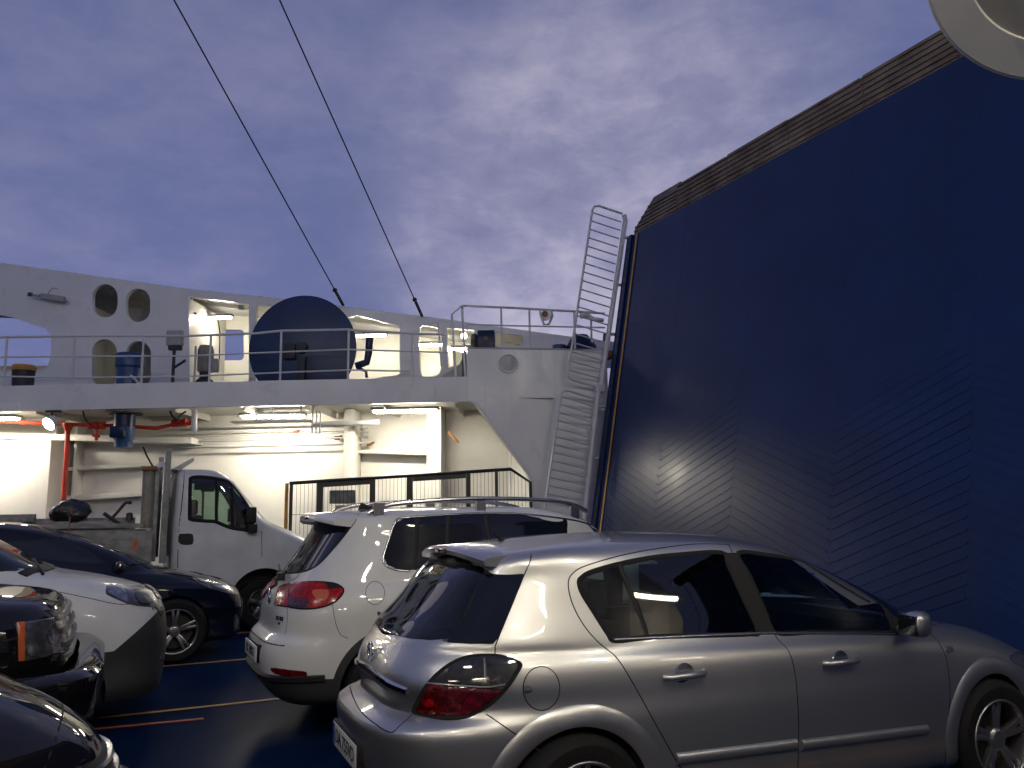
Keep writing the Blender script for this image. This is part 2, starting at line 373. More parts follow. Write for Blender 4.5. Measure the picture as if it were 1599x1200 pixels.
def mb_mesh(mb):
    me = bpy.data.meshes.new('m'); me.from_pydata(mb.v, [], mb.f); b = bmesh.new(); b.from_mesh(me); bmesh.ops.recalc_face_normals(b, faces=b.faces); b.to_mesh(me); b.free(); return me

class Car:
    def __init__(s, name, loc, yaw, label, cat, rows, sub=5, NH=90):
        s.root = empty(name, loc, yaw, label, cat)
        s.Mw = Matrix.Translation(loc) @ Matrix.Rotation(yaw, 4, 'Z'); s.Mi = s.Mw.inverted()
        s.me = loft(rows, NH, sub); s.rows = rows
        s.bvh = BVHTree.FromPolygons([v.co.copy() for v in s.me.vertices], [tuple(p.vertices) for p in s.me.polygons])
        s.eye = s.Mi @ EYE
    def pray(s, p, mode):
        if mode == 'px': return s.eye, (s.Mi.to_3x3() @ ray(*p)).normalized()
        if mode == 'side': return Vector((p[0], -5, p[1])), Vector((0, 1, 0))
        if mode == 'rear': return Vector((-5, p[0], p[1])), Vector((1, 0, 0))
        if mode == 'front': return Vector((15, p[0], p[1])), Vector((-1, 0, 0))
        if mode == 'top': return Vector((p[0], p[1], 9)), Vector((0, 0, -1))
    def hit(s, p, mode, ref=None):
        o, d = s.pray(p, mode); h = s.bvh.ray_cast(o, d)
        if h[0] is not None and not (ref is not None and (h[0]-ref).length > 0.9): return h[0], h[1] if h[1].dot(d) < 0 else -h[1]
        if ref is None: return None, None
        t = (ref-o).dot(d); q = o+d*t; h = s.bvh.find_nearest(q)
        return h[0], h[1] if h[1].dot(d) < 0 else -h[1]
    def panel(s, name, pts, mode, m, off=0.004, rim=0.012, smooth=True, mirror=False, parent=None, grid=24, hole=None, lift=None):
        P = [np.array(p, float) for p in pts]
        if smooth: P = crom(P, 4, True)
        P = np.array(P); lo, hi = P.min(0), P.max(0); st = max(hi-lo)/grid
        cen = P.mean(0); ref, _ = s.hit(tuple(cen), mode)
        if ref is None:
            for p in P:
                ref, _ = s.hit(tuple(p), mode)
                if ref is not None: break
        verts = [Vector(p) for p in P]; n = len(verts)
        gx = np.arange(lo[0]+st/2, hi[0], st); gy = np.arange(lo[1]+st/2, hi[1], st)
        def inside(x, y):
            c = False; j = n-1
            for i in range(n):
                if (P[i][1] > y) != (P[j][1] > y) and x < (P[j][0]-P[i][0])*(y-P[i][1])/(P[j][1]-P[i][1])+P[i][0]: c = not c
                j = i
            return c
        for x in gx:
            for y in gy:
                if inside(x, y) and min(np.hypot(P[:, 0]-x, P[:, 1]-y)) > st*0.4: verts.append(Vector((x, y)))
        ed = [(i, (i+1) % n) for i in range(n)]
        if hole:
            hb = len(verts); hn = len(hole); verts = verts+[Vector(p) for p in hole]; ed += [(hb+i, hb+(i+1) % hn) for i in range(hn)]
        V, E_, Fc, *_ = geometry.delaunay_2d_cdt(verts, ed, [], 1, 1e-5)
        def inpoly(Q, x, y):
            c = False; j = len(Q)-1
            for i in range(len(Q)):
                if (Q[i][1] > y) != (Q[j][1] > y) and x < (Q[j][0]-Q[i][0])*(y-Q[i][1])/(Q[j][1]-Q[i][1])+Q[i][0]: c = not c
                j = i
            return c
        Fc = [f for f in Fc if inside(sum(V[i].x for i in f)/len(f), sum(V[i].y for i in f)/len(f))]
        if hole: Fc = [f for f in Fc if not inpoly(hole, sum(V[i].x for i in f)/len(f), sum(V[i].y for i in f)/len(f))]
        res = []; nor = []
        for v in V:
            h, nn = s.hit((v.x, v.y), mode, ref)
            res.append(h); nor.append(nn)
        b = bmesh.new(); bv = []
        for h, nn in zip(res, nor): bv.append(b.verts.new(h+nn*(off if lift is None else off)))
        for f in Fc:
            try: b.faces.new([bv[i] for i in f])
            except ValueError: pass
        b.verts.ensure_lookup_table(); b.normal_update()
        # average the offset normals for a clean skin
        bmesh.ops.smooth_vert(b, verts=[v for v in b.verts if not v.is_boundary], factor=0.3, use_axis_x=True, use_axis_y=True, use_axis_z=True)
        be = [e for e in b.edges if e.is_boundary]
        nm = {v: nor[i] for i, v in enumerate(bv)}
        r = bmesh.ops.extrude_edge_only(b, edges=be)
        for g in r['geom']:
            if isinstance(g, bmesh.types.BMVert):
                src = [e.other_vert(g) for e in g.link_edges if e.other_vert(g) in nm]
                if src: g.co = src[0].co-nm[src[0]]*rim
        for v in [v for v in b.verts if not v.link_faces]: b.verts.remove(v)
        bmesh.ops.recalc_face_normals(b, faces=b.faces)
        me = bpy.data.meshes.new(name)
        # make the faces look outwards
        sgn = sum(f.normal.dot(nm[f.verts[0]]) for f in b.faces if f.verts[0] in nm and all(v in nm for v in f.verts))
        if sgn < 0: bmesh.ops.reverse_faces(b, faces=b.faces)
        b.to_mesh(me); b.free()
        o = link(name, me, m, parent or s.root, True, 50)
        out = [o]
        if mirror:
            out.append(s.mirror(o, parent))
        s.last = out
        return o
    def mirror(s, o, parent=None):
        b = bmesh.new(); b.from_mesh(o.data)
        for v in b.verts: v.co.y = -v.co.y
        bmesh.ops.reverse_faces(b, faces=b.faces)
        me = bpy.data.meshes.new(o.name); b.to_mesh(me); b.free()
        return link(o.name.split('.')[0], me, list(o.data.materials), parent or s.root, True, 50)
    def strip(s, name, pts, mode, m, wd=0.006, h=0.002, mirror=False, parent=None, sub=6, closed=False, sink=0.004, flat=False):
        P = crom(pts, sub, closed); H = []; ref = None
        for p in P:
            a, nn = s.hit(tuple(p), mode, ref)
            if a is None: continue
            ref = a; H.append((a, nn))
        n = len(H); vs = []; fs = []
        prof = [(-.5, -1), (-.5, 0.0), (-.3, 1), (.3, 1), (.5, 0.0), (.5, -1)] if not flat else [(-.5, -1), (-.5, 1), (.5, 1), (.5, -1)]
        for i in range(n):
            a = H[i-1][0] if (i > 0 or closed) else H[0][0]; c = H[(i+1) % n][0] if (i < n-1 or closed) else H[-1][0]
            t = (c-a).normalized() if (c-a).length > 1e-9 else Vector((1, 0, 0)); nn = H[i][1]; x = nn.cross(t).normalized()
            for u, k in prof: vs.append(H[i][0]+x*(u*wd)+nn*(h*k if k > 0 else (0.0005 if k == 0 else -sink)))
        m_ = len(prof)
        for i in range(n if closed else n-1):
            for k in range(m_-1):
                j = (i+1) % n; fs.append((i*m_+k, i*m_+k+1, j*m_+k+1, j*m_+k))
        mb = MB().add(vs, fs); 
        if not closed: mb.f += [tuple(range(m_)), tuple((n-1)*m_+k for k in range(m_))]
        o = mb.build(name, m, parent or s.root, angle=60)
        if mirror: s.mirror(o, parent)
        return o
    def arches(s, wheels, R, trim_z=None, mats=None, depth=0.30, extra=(), dark_box=None):
        cuts = []
        for x, z in wheels:
            for sg in (-1, 1):
                mb = MB().lathe([(0.0001, 0), (R, 0), (R, depth+0.4), (0.0001, depth+0.4)], (x, sg*(s.w-depth), z), (0, sg, 0), 48); cuts.append(mb_mesh(mb))
        cuts += list(extra)
        me = bool_cut(s.me, cuts)
        idx = []
        for p in me.polygons:
            c = p.center; i = 0
            for x, z in wheels:
                d = math.hypot(c.x-x, c.z-z); 
                if abs(d-R) < 0.012 and abs(c.y) > s.w-depth-0.05 and abs(p.normal.y) < 0.5: i = 2
                if abs(abs(c.y)-(s.w-depth)) < 0.004 and d < R+.01: i = 2
            if i == 0 and trim_z and trim_z(c, p.normal): i = 1
            if dark_box and dark_box(c, p.normal): i = 2
            idx.append(i)
        me.materials.clear()
        o = link('body', me, mats, s.root, True, 32)
        me.polygons.foreach_set('material_index', idx); me.update()
        # material_index survives because the slots are added in the same order
        return o
def make_wheel(name, root, c, side, R, rr, wd, m_rim, spokes=5, style='y', parent_label=None):
    # c: hub centre, side: -1 right, +1 left; wheel > tyre, rim
    wroot = MB()
    a = (0, side, 0)
    tyre = MB().lathe([(rr-0.01, -wd/2+.01), (rr+0.012, -wd/2), (R-0.035, -wd/2-0.004), (R-0.008, -wd/2+0.018), (R, -wd/2+0.04), (R, wd/2-0.04), (R-0.008, wd/2-0.018), (R-0.035, wd/2+0.004), (rr+0.012, wd/2), (rr-0.01, wd/2-.01)], c, a, 48, closed=True)
    o = tyre.build(name, MT['rubber'], root, angle=40)
    rim = MB().lathe([(rr, wd/2-0.004), (rr-0.006, wd/2+0.002), (rr-0.016, wd/2-0.004), (rr-0.022, wd/2-0.05), (rr-0.03, -wd/2+.02), (rr-0.005, -wd/2+.01), (rr, -wd/2+.02)], c, a, 48, closed=True)
    # back plate / brake
    cc = Vector(c)
    rim.lathe([(0.0001, wd/2-0.02), (0.045, wd/2-0.022), (0.062, wd/2-0.035), (0.07, wd/2-0.07), (0.0001, wd/2-0.08)], c, a, 24)
    for k in range(spokes):
        for dd in ((-0.13, 0.13) if style == 'y' else (0,)):
            t = 2*math.pi*(k+0.25)/spokes
            d0 = Vector((math.cos(t+dd*0.3), 0, math.sin(t+dd*0.3))); d1 = Vector((math.cos(t+dd), 0, math.sin(t+dd)))
            n_ = Vector((0, side, 0)); p0 = cc+d0*0.045+n_*(wd/2-0.035); p1 = cc+d1*(rr-0.015)+n_*(wd/2-0.018)
            tt = (p1-p0).normalized(); x = tt.cross(n_).normalized(); w0, w1 = (0.020, 0.014) if style == 'y' else (0.036, 0.028)
            rim.add([p0-x*w0, p0+x*w0, p1+x*w1, p1-x*w1, p0-x*w0-n_*.03, p0+x*w0-n_*.03, p1+x*w1-n_*.03, p1-x*w1-n_*.03],
                    [(0,1,2,3), (4,7,6,5), (0,4,5,1), (1,5,6,2), (2,6,7,3), (3,7,4,0)])
    rim.build('rim', m_rim, o, bevel=0.003)
    MB().lathe([(0.0001, wd/2-0.12), (rr-0.05, wd/2-0.12), (rr-0.05, wd/2-0.135), (0.0001, wd/2-0.135)], c, a, 32).build('brake_disc', MT['dark'], o)
    return o
def Z(*a): return list(a)
# ------------------------------------------------------------------ ship
# deck, sea
dk = MB().add([(-40, -6, 0), (7.05, -6, 0), (7.05, 40, 0), (-40, 40, 0), (-40, -6, -.2), (7.05, -6, -.2), (7.05, 40, -.2), (-40, 40, -.2)], [(0, 1, 2, 3), (7, 6, 5, 4), (0, 4, 5, 1), (1, 5, 6, 2), (2, 6, 7, 3), (3, 7, 4, 0)])
m = mat('blue_deck_paint', (0.0025, 0.013, 0.050), 0.5, spec=0.0, coat=0.11, crough=0.30, c2=(0.006, 0.020, 0.062), nscale=1.6, bump=0.25, bscale=90, rnoise=0.12)
tag(dk.build('deck', m, smooth=False), kind='structure')
wm = mat('sea_water', (0.004, 0.010, 0.022), 0.12, bump=0.8, bscale=0.6)
tag(MB().add([(-3000, -3000, -5), (3000, -3000, -5), (3000, 3000, -5), (-3000, 3000, -5)], [(0, 1, 2, 3)]).build('water', wm, smooth=False), kind='structure')
def line(name, x0, x1, y0, y1, wd, m, lab, cat='deck line', group=None):
    o = MB().prism([(x0, y0-wd/2, .004), (x1, y1-wd/2, .004), (x1, y1+wd/2, .004), (x0, y0+wd/2, .004)], (0, 0, .003)).build(name, MT[m], smooth=False)
    tag(o, kind='structure')
line('lane_marking', -30, 6.6, 7.90, 7.72, .055, 'yellow', '')
line('lane_marking', -30, 6.6, 9.98, 10.0, .055, 'yellow', '')
line('lane_marking', -30, 6.6, 5.2, 5.2, .055, 'yellow', '')
line('lane_marking', -30, 6.6, 2.6, 2.6, .055, 'yellow', '')
line('lane_marking', -.3, .75, 7.40, 7.31, .05, 'orange', '')
line('lane_marking', -30, 6.6, 12.2, 12.2, .055, 'yellow', '')

p0 = Vector((5.45, 13.06, 0)); tv = Vector((.883, -.469, 0)).normalized(); nv = Vector((.469, .883, 0)).normalized()
def S(s, q, z): return p0+tv*s+nv*q+Vector((0, 0, z))
def U(px, py, q=0.0):                       # photograph point -> (s, z) on the casing plane at depth q
    P = at(px, py, nv, p0+nv*q)-p0; return (P.dot(tv), P.z)
def sbox(mb, s0, s1, q0, q1, z0, z1): mb.obox(S(s0, q0, z0), tv*(s1-s0), nv*(q1-q0), Vector((0, 0, z1-z0)))
def plate(outline, holes, q, th):
    # flat plate with openings, in the casing plane
    vs = [Vector(p) for p in outline]; n = len(vs); ed = [(i, (i+1) % n) for i in range(n)]
    for h in holes:
        b = len(vs); vs += [Vector(p) for p in h]; ed += [(b+i, b+(i+1) % len(h)) for i in range(len(h))]
    V, E_, Fc, *_ = geometry.delaunay_2d_cdt(vs, ed, [], 1, 1e-5)
    def inp(Q, x, y):
        c = False; j = len(Q)-1
        for i in range(len(Q)):
            if (Q[i][1] > y) != (Q[j][1] > y) and x < (Q[j][0]-Q[i][0])*(y-Q[i][1])/(Q[j][1]-Q[i][1])+Q[i][0]: c = not c
            j = i
        return c
    F2 = []
    for f in Fc:
        x = sum(V[i].x for i in f)/len(f); y = sum(V[i].y for i in f)/len(f)
        if inp(outline, x, y) and not any(inp(h, x, y) for h in holes): F2.append(f)
    mb = MB(); N_ = len(V)
    vv = [S(v.x, q, v.y) for v in V]+[S(v.x, q+th, v.y) for v in V]
    fs = [tuple(f) for f in F2]+[tuple(i+N_ for i in f[::-1]) for f in F2]
    cnt = {}
    for f in F2:
        for i in range(len(f)):
            a, b = f[i], f[(i+1) % len(f)]; cnt[(a, b)] = 1
    for (a, b) in cnt:
        if (b, a) not in cnt: fs.append((a, b, b+N_, a+N_)[::-1])
    mb.add(vv, fs); return mb
def oval(x0, y0, x1, y1, q, r=None, n=8):
    r = r or min(x1-x0, y1-y0)/2
    return [U(a, b, q) for a, b in rounded(x0, y0, x1, y1, r, n)]

casing = empty('port_casing', S(0, 0, 0), 0, 'white ship superstructure along the far side with a brightly lit recess under its walkway', 'ship superstructure')
def cpart(mb, name, m, **k):
    o = mb.build(name, MT[m], None, **k)
    o.parent = casing; o.matrix_parent_inverse = Matrix.Translation(-casing.location) if False else Matrix.Identity(4)
    o.data.transform(Matrix.Translation(-casing.location)); return o
# walkway fascia (the long white beam)
bm = MB(); bm.prism([S(-22, 0, 3.46), S(0, 0, 3.50), S(0, 0, 3.94), S(-22, 0, 3.94)], nv*.16)
cpart(bm, 'fascia', 'ship_white', bevel=.01, smooth=False)
st = MB(); a0 = U(0, 620, -.012); sbox(st, -22, U(83, 0, 0)[0], -.05, -.002, 3.47, 3.62); cpart(st, 'fascia_step', 'ship_white', bevel=.01)
seam = MB(); sbox(seam, -.012, .0, -.006, .0, 3.5, 3.94); cpart(seam, 'weld_seam', 'rail', smooth=False)
fl = MB(); sbox(fl, -22, 0, .162, 2.0, 3.80, 3.90); cpart(fl, 'walkway_deck', 'ship_grey', smooth=False)
ce = MB(); sbox(ce, -22, 1.5, .162, 1.75, 3.56, 3.60); cpart(ce, 'recess_ceiling', 'ship_in', smooth=False)
for s in np.arange(-21.5, 0.5, 1.25):
    g = MB(); sbox(g, s, s+.03, .17, 1.7, 3.44, 3.558); cpart(g, 'ceiling_beam', 'ship_in', smooth=False)
# recess back wall with stiffeners
bw = MB(); sbox(bw, -22, 2.6, 1.75, 1.85, 0, 3.6); cpart(bw, 'recess_wall', 'ship_in', smooth=False)
def vst(px0, px1, q0, q1, z0=0, z1=3.55):
    g = MB(); sbox(g, U(px0, 700, q0)[0], U(px1, 700, q0)[0], q0, q1, z0, z1); cpart(g, 'stiffener', 'ship_in', bevel=.008)
def hst(x0, y0, x1, y1, th, q0, q1):
    g = MB(); a = U(x0, y0, q0); b = U(x1, y1, q0); g.prism([S(a[0], q0, a[1]-th), S(b[0], q0, b[1]-th), S(b[0], q0, b[1]), S(a[0], q0, a[1])], nv*(q1-q0)); cpart(g, 'stiffener', 'ship_in', bevel=.008)
g = MB(); sbox(g, -22, U(80, 700, .9)[0], .9, 1.74, 0, 3.05); cpart(g, 'lit_panel', 'ship_in', bevel=.02)
vst(82, 87, 1.5, 1.748); vst(116, 120, 1.45, 1.748); vst(537, 553, 1.1, 1.748); vst(667, 689, 1.0, 1.748)
hst(87, 731, 250, 722, .07, 1.5, 1.748); hst(87, 776, 250, 765, .10, 1.48, 1.748); hst(0, 676, 300, 683, .12, 1.25, 1.748)
hst(555, 703, 666, 706, .06, 1.5, 1.748)
for k, y in enumerate((668, 675, 682, 690, 699)):
    a, b = U(282, y, 1.55), U(415, y-4, 1.55)
    g = MB().tube([S(a[0], 1.55, a[1]), S(b[0]+2.0, 1.55, b[1])], .018, 8)
    o = cpart(g, 'pipe', 'rail')
# right hand return wall under the slanted opening
rw_ = MB(); rw_.prism([S(.62, 1.74, 0), S(1.65, .30, 0), S(1.65, .30, 3.55), S(.62, 1.74, 3.55)], Vector((.04, .04, 0))); cpart(rw_, 'return_wall', 'ship_in', smooth=False)
# forward bulkhead: outline in its own slightly turned plane
d2 = (Vector((7.84, 12.3, 0))-p0).normalized(); n2 = Vector((-d2.y, d2.x, 0))
def U2(px, py, q=0.0): P = at(px, py, n2, p0+n2*q)-p0; return (P.dot(d2), P.z)
def S2(s, q, z): return p0+d2*s+n2*q+Vector((0, 0, z))
sA = U2(742, 627); sB = U2(829, 745); ue = U2(946, 548)[0]; ue0 = U2(915, 810)[0]
out = [(0, 4.43), (ue, 4.43), (ue0, 1.5), (ue0-.25, 0), (sB[0]+.02, 0), (sB[0]+.02, sB[1]-.25), (sB[0], sB[1]-.05), (sB[0]-.05, sB[1]+.06), (sA[0]+.06, sA[1]-.10), (sA[0]-.02, sA[1]-.02), (sA[0]-.10, sA[1]), (0, 3.50)]
bk = MB().prism([S2(a, 0, b) for a, b in out], n2*.14); cpart(bk, 'bow_bulkhead', 'ship_white', smooth=False)
rimp = [S2(a, .0, b) for a, b in [(sB[0]+.02, 0), (sB[0]+.02, sB[1]-.25), (sB[0], sB[1]-.05), (sB[0]-.05, sB[1]+.06), (sA[0]+.06, sA[1]-.10), (sA[0]-.02, sA[1]-.02), (sA[0]-.10, sA[1])]]
cpart(MB().tube(rimp, .035, 8), 'opening_rim', 'ship_in')
tp = MB().prism([S2(0, .0, 4.432), S2(ue, 0, 4.432), S2(ue, 1.7, 4.432), S2(0, 1.9, 4.432)], Vector((0, 0, .03))); cpart(tp, 'forward_platform', 'ship_grey', smooth=False)
en = MB().prism([S(0, .17, 3.9), S(0, 2.0, 3.9), S(0, 2.0, 4.43), S(0, .17, 4.43)], tv*.05); cpart(en, 'platform_riser', 'ship_white', smooth=False)
# round embossed boss on the bulkhead
bc = U2(794, 568); c = S2(bc[0], -.002, bc[1])
cpart(MB().lathe([(.185, 0), (.185, .02), (.165, .03), (.145, .02), (.145, 0)], c, -n2, 32).tube([c-n2*.015+Vector((0, 0, .10)), c-n2*.018+d2*.05, c-n2*.015-Vector((0, 0, .10))], .014, 6), 'round_boss', 'ship_white')

# upper casing wall with its oval openings
q1 = 2.0
topl = [(-150, 392), (0, 410), (150, 431), (300, 452), (440, 466), (545, 480), (700, 499), (760, 508), (900, 527), (960, 534)]
TL = [U(a, b, q1) for a, b in topl]; TL[0] = (TL[0][0], TL[0][1])
outl = [(TL[0][0]-6, 3.9)]+[(TL[0][0]-6, TL[0][1]+.8)]+TL+[(TL[-1][0], 4.40), (U(745, 0, q1)[0], 4.40), (U(745, 0, q1)[0], 3.9)]
holes = [oval(145, 444, 184, 496, q1), oval(197, 451, 235, 503, q1), oval(144, 530, 183, 606, q1), oval(197, 533, 236, 606, q1)]
holes = [[(a, max(b, 3.93)) for a, b in h] for h in holes]
holes.append([U(a, b, q1) for a, b in crom([(-140, 478), (0, 492), (40, 503), (70, 513), (79, 525), (80, 550), (76, 568), (62, 578), (0, 580), (-140, 582)], 3, True)])
holes.append([U(a, b, q1) for a, b in [(295, 464), (389, 474), (389, 606), (297, 606)]])
holes.append([U(a, b, q1) for a, b in [(400, 476), (450, 480), (450, 606), (400, 606)]])
holes.append([U(a, b, q1) for a, b in crom([(540, 497), (600, 504), (622, 510), (625, 520), (624, 560), (624, 584), (600, 588), (540, 590)], 3, True)])
holes.append([U(a, b, q1) for a, b in crom([(656, 512), (672, 510), (686, 514), (690, 530), (690, 560), (686, 584), (670, 588), (658, 584), (655, 550)], 3, True)])
holes = [[(a, max(b, 3.93)) for a, b in h] for h in holes]
holes.append([U(a, b, q1) for a, b in [(698, 512), (742, 516), (742, 560), (700, 575)]])
holes.append([U(a, b, q1) for a, b in [(770, 519), (815, 524), (818, 532), (812, 540), (770, 540)]])
cpart(plate(outl, holes, q1, .10), 'upper_wall', 'ship_white', smooth=False)
# roof, outer wall, floor of the upper level
rf = MB(); q2 = 4.0
R_ = [(TL[0][0]-6, TL[0][1]+.8)]+TL
for a, b in zip(R_[:-1], R_[1:]):
    rf.add([S(a[0], q1+.102, a[1]-.004), S(b[0], q1+.102, b[1]-.004), S(b[0], q2, b[1]-.004), S(a[0], q2, a[1]-.004), S(a[0], q1+.102, a[1]-.05), S(b[0], q1+.102, b[1]-.05), S(b[0], q2, b[1]-.05), S(a[0], q2, a[1]-.05)],
           [(0, 1, 2, 3), (7, 6, 5, 4), (0, 4, 5, 1), (2, 6, 7, 3)])
cpart(rf, 'roof', 'ship_white', smooth=False)
ow = [(TL[0][0]-6, 3.9), (TL[0][0]-6, TL[0][1]+.8)]+TL+[(TL[-1][0], 3.9)]
hw = [[U(a, b, q2) for a, b in rounded(345, 515, 381, 563, 6, 4)], [U(a, b, q2) for a, b in [(-200, 485), (40, 497), (95, 508), (95, 571), (-200, 574)]]]
cpart(plate(ow, hw, q2, .10), 'outer_wall', 'ship_in', smooth=False)
uf = MB(); sbox(uf, -22, 1.2, 2.0, 4.0, 3.80, 3.90); cpart(uf, 'upper_deck', 'ship_grey', smooth=False)
for px in (120, 290, 631, 692): 
    sx = U(px, 560, q1+.1)[0]; g = MB(); sbox(g, sx, sx+.06, q1+.102, q2-.002, 3.902, 5.15 if px > 600 else 6.02); cpart(g, 'cross_wall', 'ship_in', smooth=False)  # the left two are added to keep lamp light from the oval openings
# the dark web of the inner frame seen through the openings
for x0, x1 in ((128, 160), (218, 288)):
    g = MB(); sbox(g, U(x0, 0, 3.0)[0], U(x1, 0, 3.0)[0], 3.0, 3.05, 3.902, 6.1); cpart(g, 'inner_frame', 'ship_grey', smooth=False)

for s_ in (-9.4, -7.2, -5.0, -2.9, -1.4):
    g = MB(); sbox(g, s_, s_+.012, -.005, -.001, 3.50, 3.92); cpart(g, 'weld_seam', 'ship_white', smooth=False)
for px, zt_ in ((110, 6.4), (262, 6.1)):
    s_ = U(px, 500, q1)[0]; g = MB(); sbox(g, s_, s_+.014, q1-.006, q1-.001, 3.95, zt_-.35); cpart(g, 'weld_seam', 'ship_white', smooth=False)
for u_ in (.75, 1.55):
    g = MB().obox(S2(u_, -.006, 1.8+.0), d2*.012, n2*.005, Vector((0, 0, 2.60))); cpart(g, 'weld_seam', 'ship_white', smooth=False)
# tube lights
def tube_light(name, c, d, ln, m, lab, wd=.10, nrm=Vector((0, 0, -1)), cat='light'):
    d = Vector(d).normalized(); c = Vector(c); x = d.cross(nrm).normalized()
    r = empty(name, c, 0, lab, cat)
    f = MB().obox(-d*ln/2-x*wd*.65-nrm*.05, d*ln, x*wd*1.3, nrm*.05); f.build('housing', MT['ship_grey'], r, bevel=.008)
    l_ = MB().obox(-d*(ln/2-.04)-x*wd/2+nrm*.001, d*(ln-.08), x*wd, nrm*.035); l_.build('tube', MT[m], r, bevel=.01)
    return r
GL = 'strip lights of the ship'
for px, lab in ((-330, 'strip light under the walkway far left of the picture'), (6, 'strip light under the walkway at the left edge of the picture'), (428, 'strip light above the middle of the lit recess'), (640, 'strip light above the second bay of the lit recess, beside the slanted opening')):
    s_ = U(px, 660, .9)[0]; o = tube_light('strip_light', S(s_, .85 if 100 < px < 600 else .42, 3.42), tv, 1.2, 'tube_hot', lab, wd=.20 if px > 0 else .14); o['group'] = GL
for px, lab, z_ in ((338, 'strip light inside the bright doorway of the upper deck', 5.85), (580, 'strip light in the arched opening beside the blue disc', 5.38), (668, 'strip light inside the small arched opening of the upper deck', 5.15), (720, 'strip light behind the short ladder rails on the upper deck', 5.05)):
    s_ = U(px, 520, 3.0)[0]; o = tube_light('strip_light', S(s_, 3.0, z_), tv, .7, 'tube_hot' if px < 700 else 'tube', lab); o['group'] = GL

# ---------------- bow ramp
ra = Vector((.180, 0, .984)).normalized(); rn = Vector((-.984, 0, .180)).normalized(); rO = Vector((7.05, 0, 0))
RY0, RY1, RH = -3.0, 12.02, 6.64
ramp = empty('bow_ramp', rO, 0, 'huge raised navy blue bow ramp with herringbone grip bars and rusty flaps along its top', 'ramp')
def RP(y, h, w=0.0): return Vector((0, y, 0))+ra*h+rn*w     # local to the ramp
pl_ = MB(); pl_.obox(RP(RY0, 0, 0), Vector((0, RY1-RY0, 0)), ra*RH, -rn*.25)
ribs = []
lines_y = [10.33-1.70*k for k in range(-1, 9)]
for k in range(len(lines_y)-1):
    ya, yb = lines_y[k], lines_y[k+1]; lo_a = (k % 2 == 1)     # k=0: left of 10.33
    ya_, yb_ = min(ya, 11.72), max(yb, RY0+.02)
    for j in range(-5, 56):
        h0 = .10+j*.127
        def hh(y):
            f_ = (y-yb)/(ya-yb)
            return h0+(.66*(1-f_) if lo_a else .66*f_)
        # bars drop to both sides of an apex
        a_, b_ = hh(ya_), hh(yb_)
        if min(a_, b_) < .02 or max(a_, b_) > RH-.05: continue
        P1, P2 = RP(ya_-.02, a_, .0), RP(yb_+.02, b_, .0); e_ = P2-P1; up_v = ra*.022
        pl_.obox(P1, e_, up_v, rn*(.006 if j < 14 else max(.0006, .006-.0007*(j-14))))
for y in lines_y[1:]:
    pl_.obox(RP(y-.012, 0.02, 0), Vector((0, .024, 0)), ra*(RH-.06), rn*.0012)
pl_.build('ramp_plate', MT['ramp_navy'], ramp, smooth=False)
MB().obox(RP(RY1+.002, 0, .0), Vector((0, .10, 0)), ra*RH, -rn*.35).obox(RP(RY1-.10, 0, .0), Vector((0, .098, 0)), ra*RH, rn*.035).build('edge_beam', MT['navy'], ramp, smooth=False)
MB().obox(RP(RY1-.27, 0, .0135), Vector((0, .045, 0)), ra*(RH-.02), rn*.004).build('edge_stripe', MT['yellow'], ramp, smooth=False)
# hinged flaps along the top, seen from below
y = RY1-.10; k = 0
while y > RY0+.3:
    wd = 1.28; y1 = y-wd+.010; fdir = (ra*.97+rn*.24).normalized() if k else (ra*.99+rn*.0).normalized(); fn = fdir.cross(Vector((0, 1, 0))).normalized()
    if fn.dot(rn) < 0: fn = -fn
    H_ = (.56 if k == 0 else .44)+random.uniform(-.02, .02); B0 = RP(0, RH+.015, -.02)
    f = MB()
    c1 = .50 if k == 0 else 0.02
    f.prism([B0+Vector((0, y-.0, 0)), B0+Vector((0, y-.0, 0))+fdir*(.12 if k == 0 else H_*.98), B0+Vector((0, y-c1, 0))+fdir*H_, B0+Vector((0, y1, 0))+fdir*H_, B0+Vector((0, y1, 0))], -fn*.03) if True else f.prism([B0+Vector((0, y1, 0)), B0+Vector((0, y1, 0))+fdir*H_, B0+Vector((0, y-c1, 0))+fdir*H_], -fn*.03)
    for j in range(6):
        h_ = .03+j*.072; in_ = c1*max(0, h_-.08)/H_*1.3
        f.obox(B0+Vector((0, y1+.01, 0))+fdir*h_+fn*.001, Vector((0, y-y1-.02-in_, 0)), fdir*.03, fn*(.020+.006*(j % 2)))
    f.build('ramp_flap', MT['rust'], ramp, smooth=False); y -= wd+(.03 if k == 0 else 0); k += 1
# guard rail folded up with the ramp, in two sections
gr = empty('ramp_guard_rail', rO, 0, 'tall white ladder-like guard rail standing along the left edge of the blue ramp', 'guard rail')
PY = 12.22
def UR(px, py):
    P = at(px, py, Vector((0, 1, 0)), Vector((0, PY, 0)))-rO; P = Vector((P.x, PY, P.z)); return P
def seg(tl, tr, bl, br, n, name, rounded_top=True):
    TLp, TRp, BLp, BRp = [UR(*p) for p in (tl, tr, bl, br)]
    fr = MB(); d_ = (BLp-TLp).normalized(); e_ = (TRp-TLp).normalized(); rr = .12
    path = [TRp, TLp+e_*rr, TLp+e_*rr*.3+d_*rr*.3, TLp+d_*rr, BLp-d_*rr, BLp-d_*rr*.3+e_*rr*.3, BLp+e_*rr, BRp]
    fr.tube(path, .022, 8); fr.build(name, MT['rail'], gr)
    for i in range(1, n):
        f_ = i/n; MB().tube([TLp.lerp(BLp, f_), TRp.lerp(BRp, f_)], .013, 6).build('rung', MT['rail'], gr)
seg((927, 319), (972, 334), (886, 592), (936, 606), 20, 'upper_frame')
seg((878, 607), (932, 624), (843, 850), (909, 862), 19, 'lower_frame')
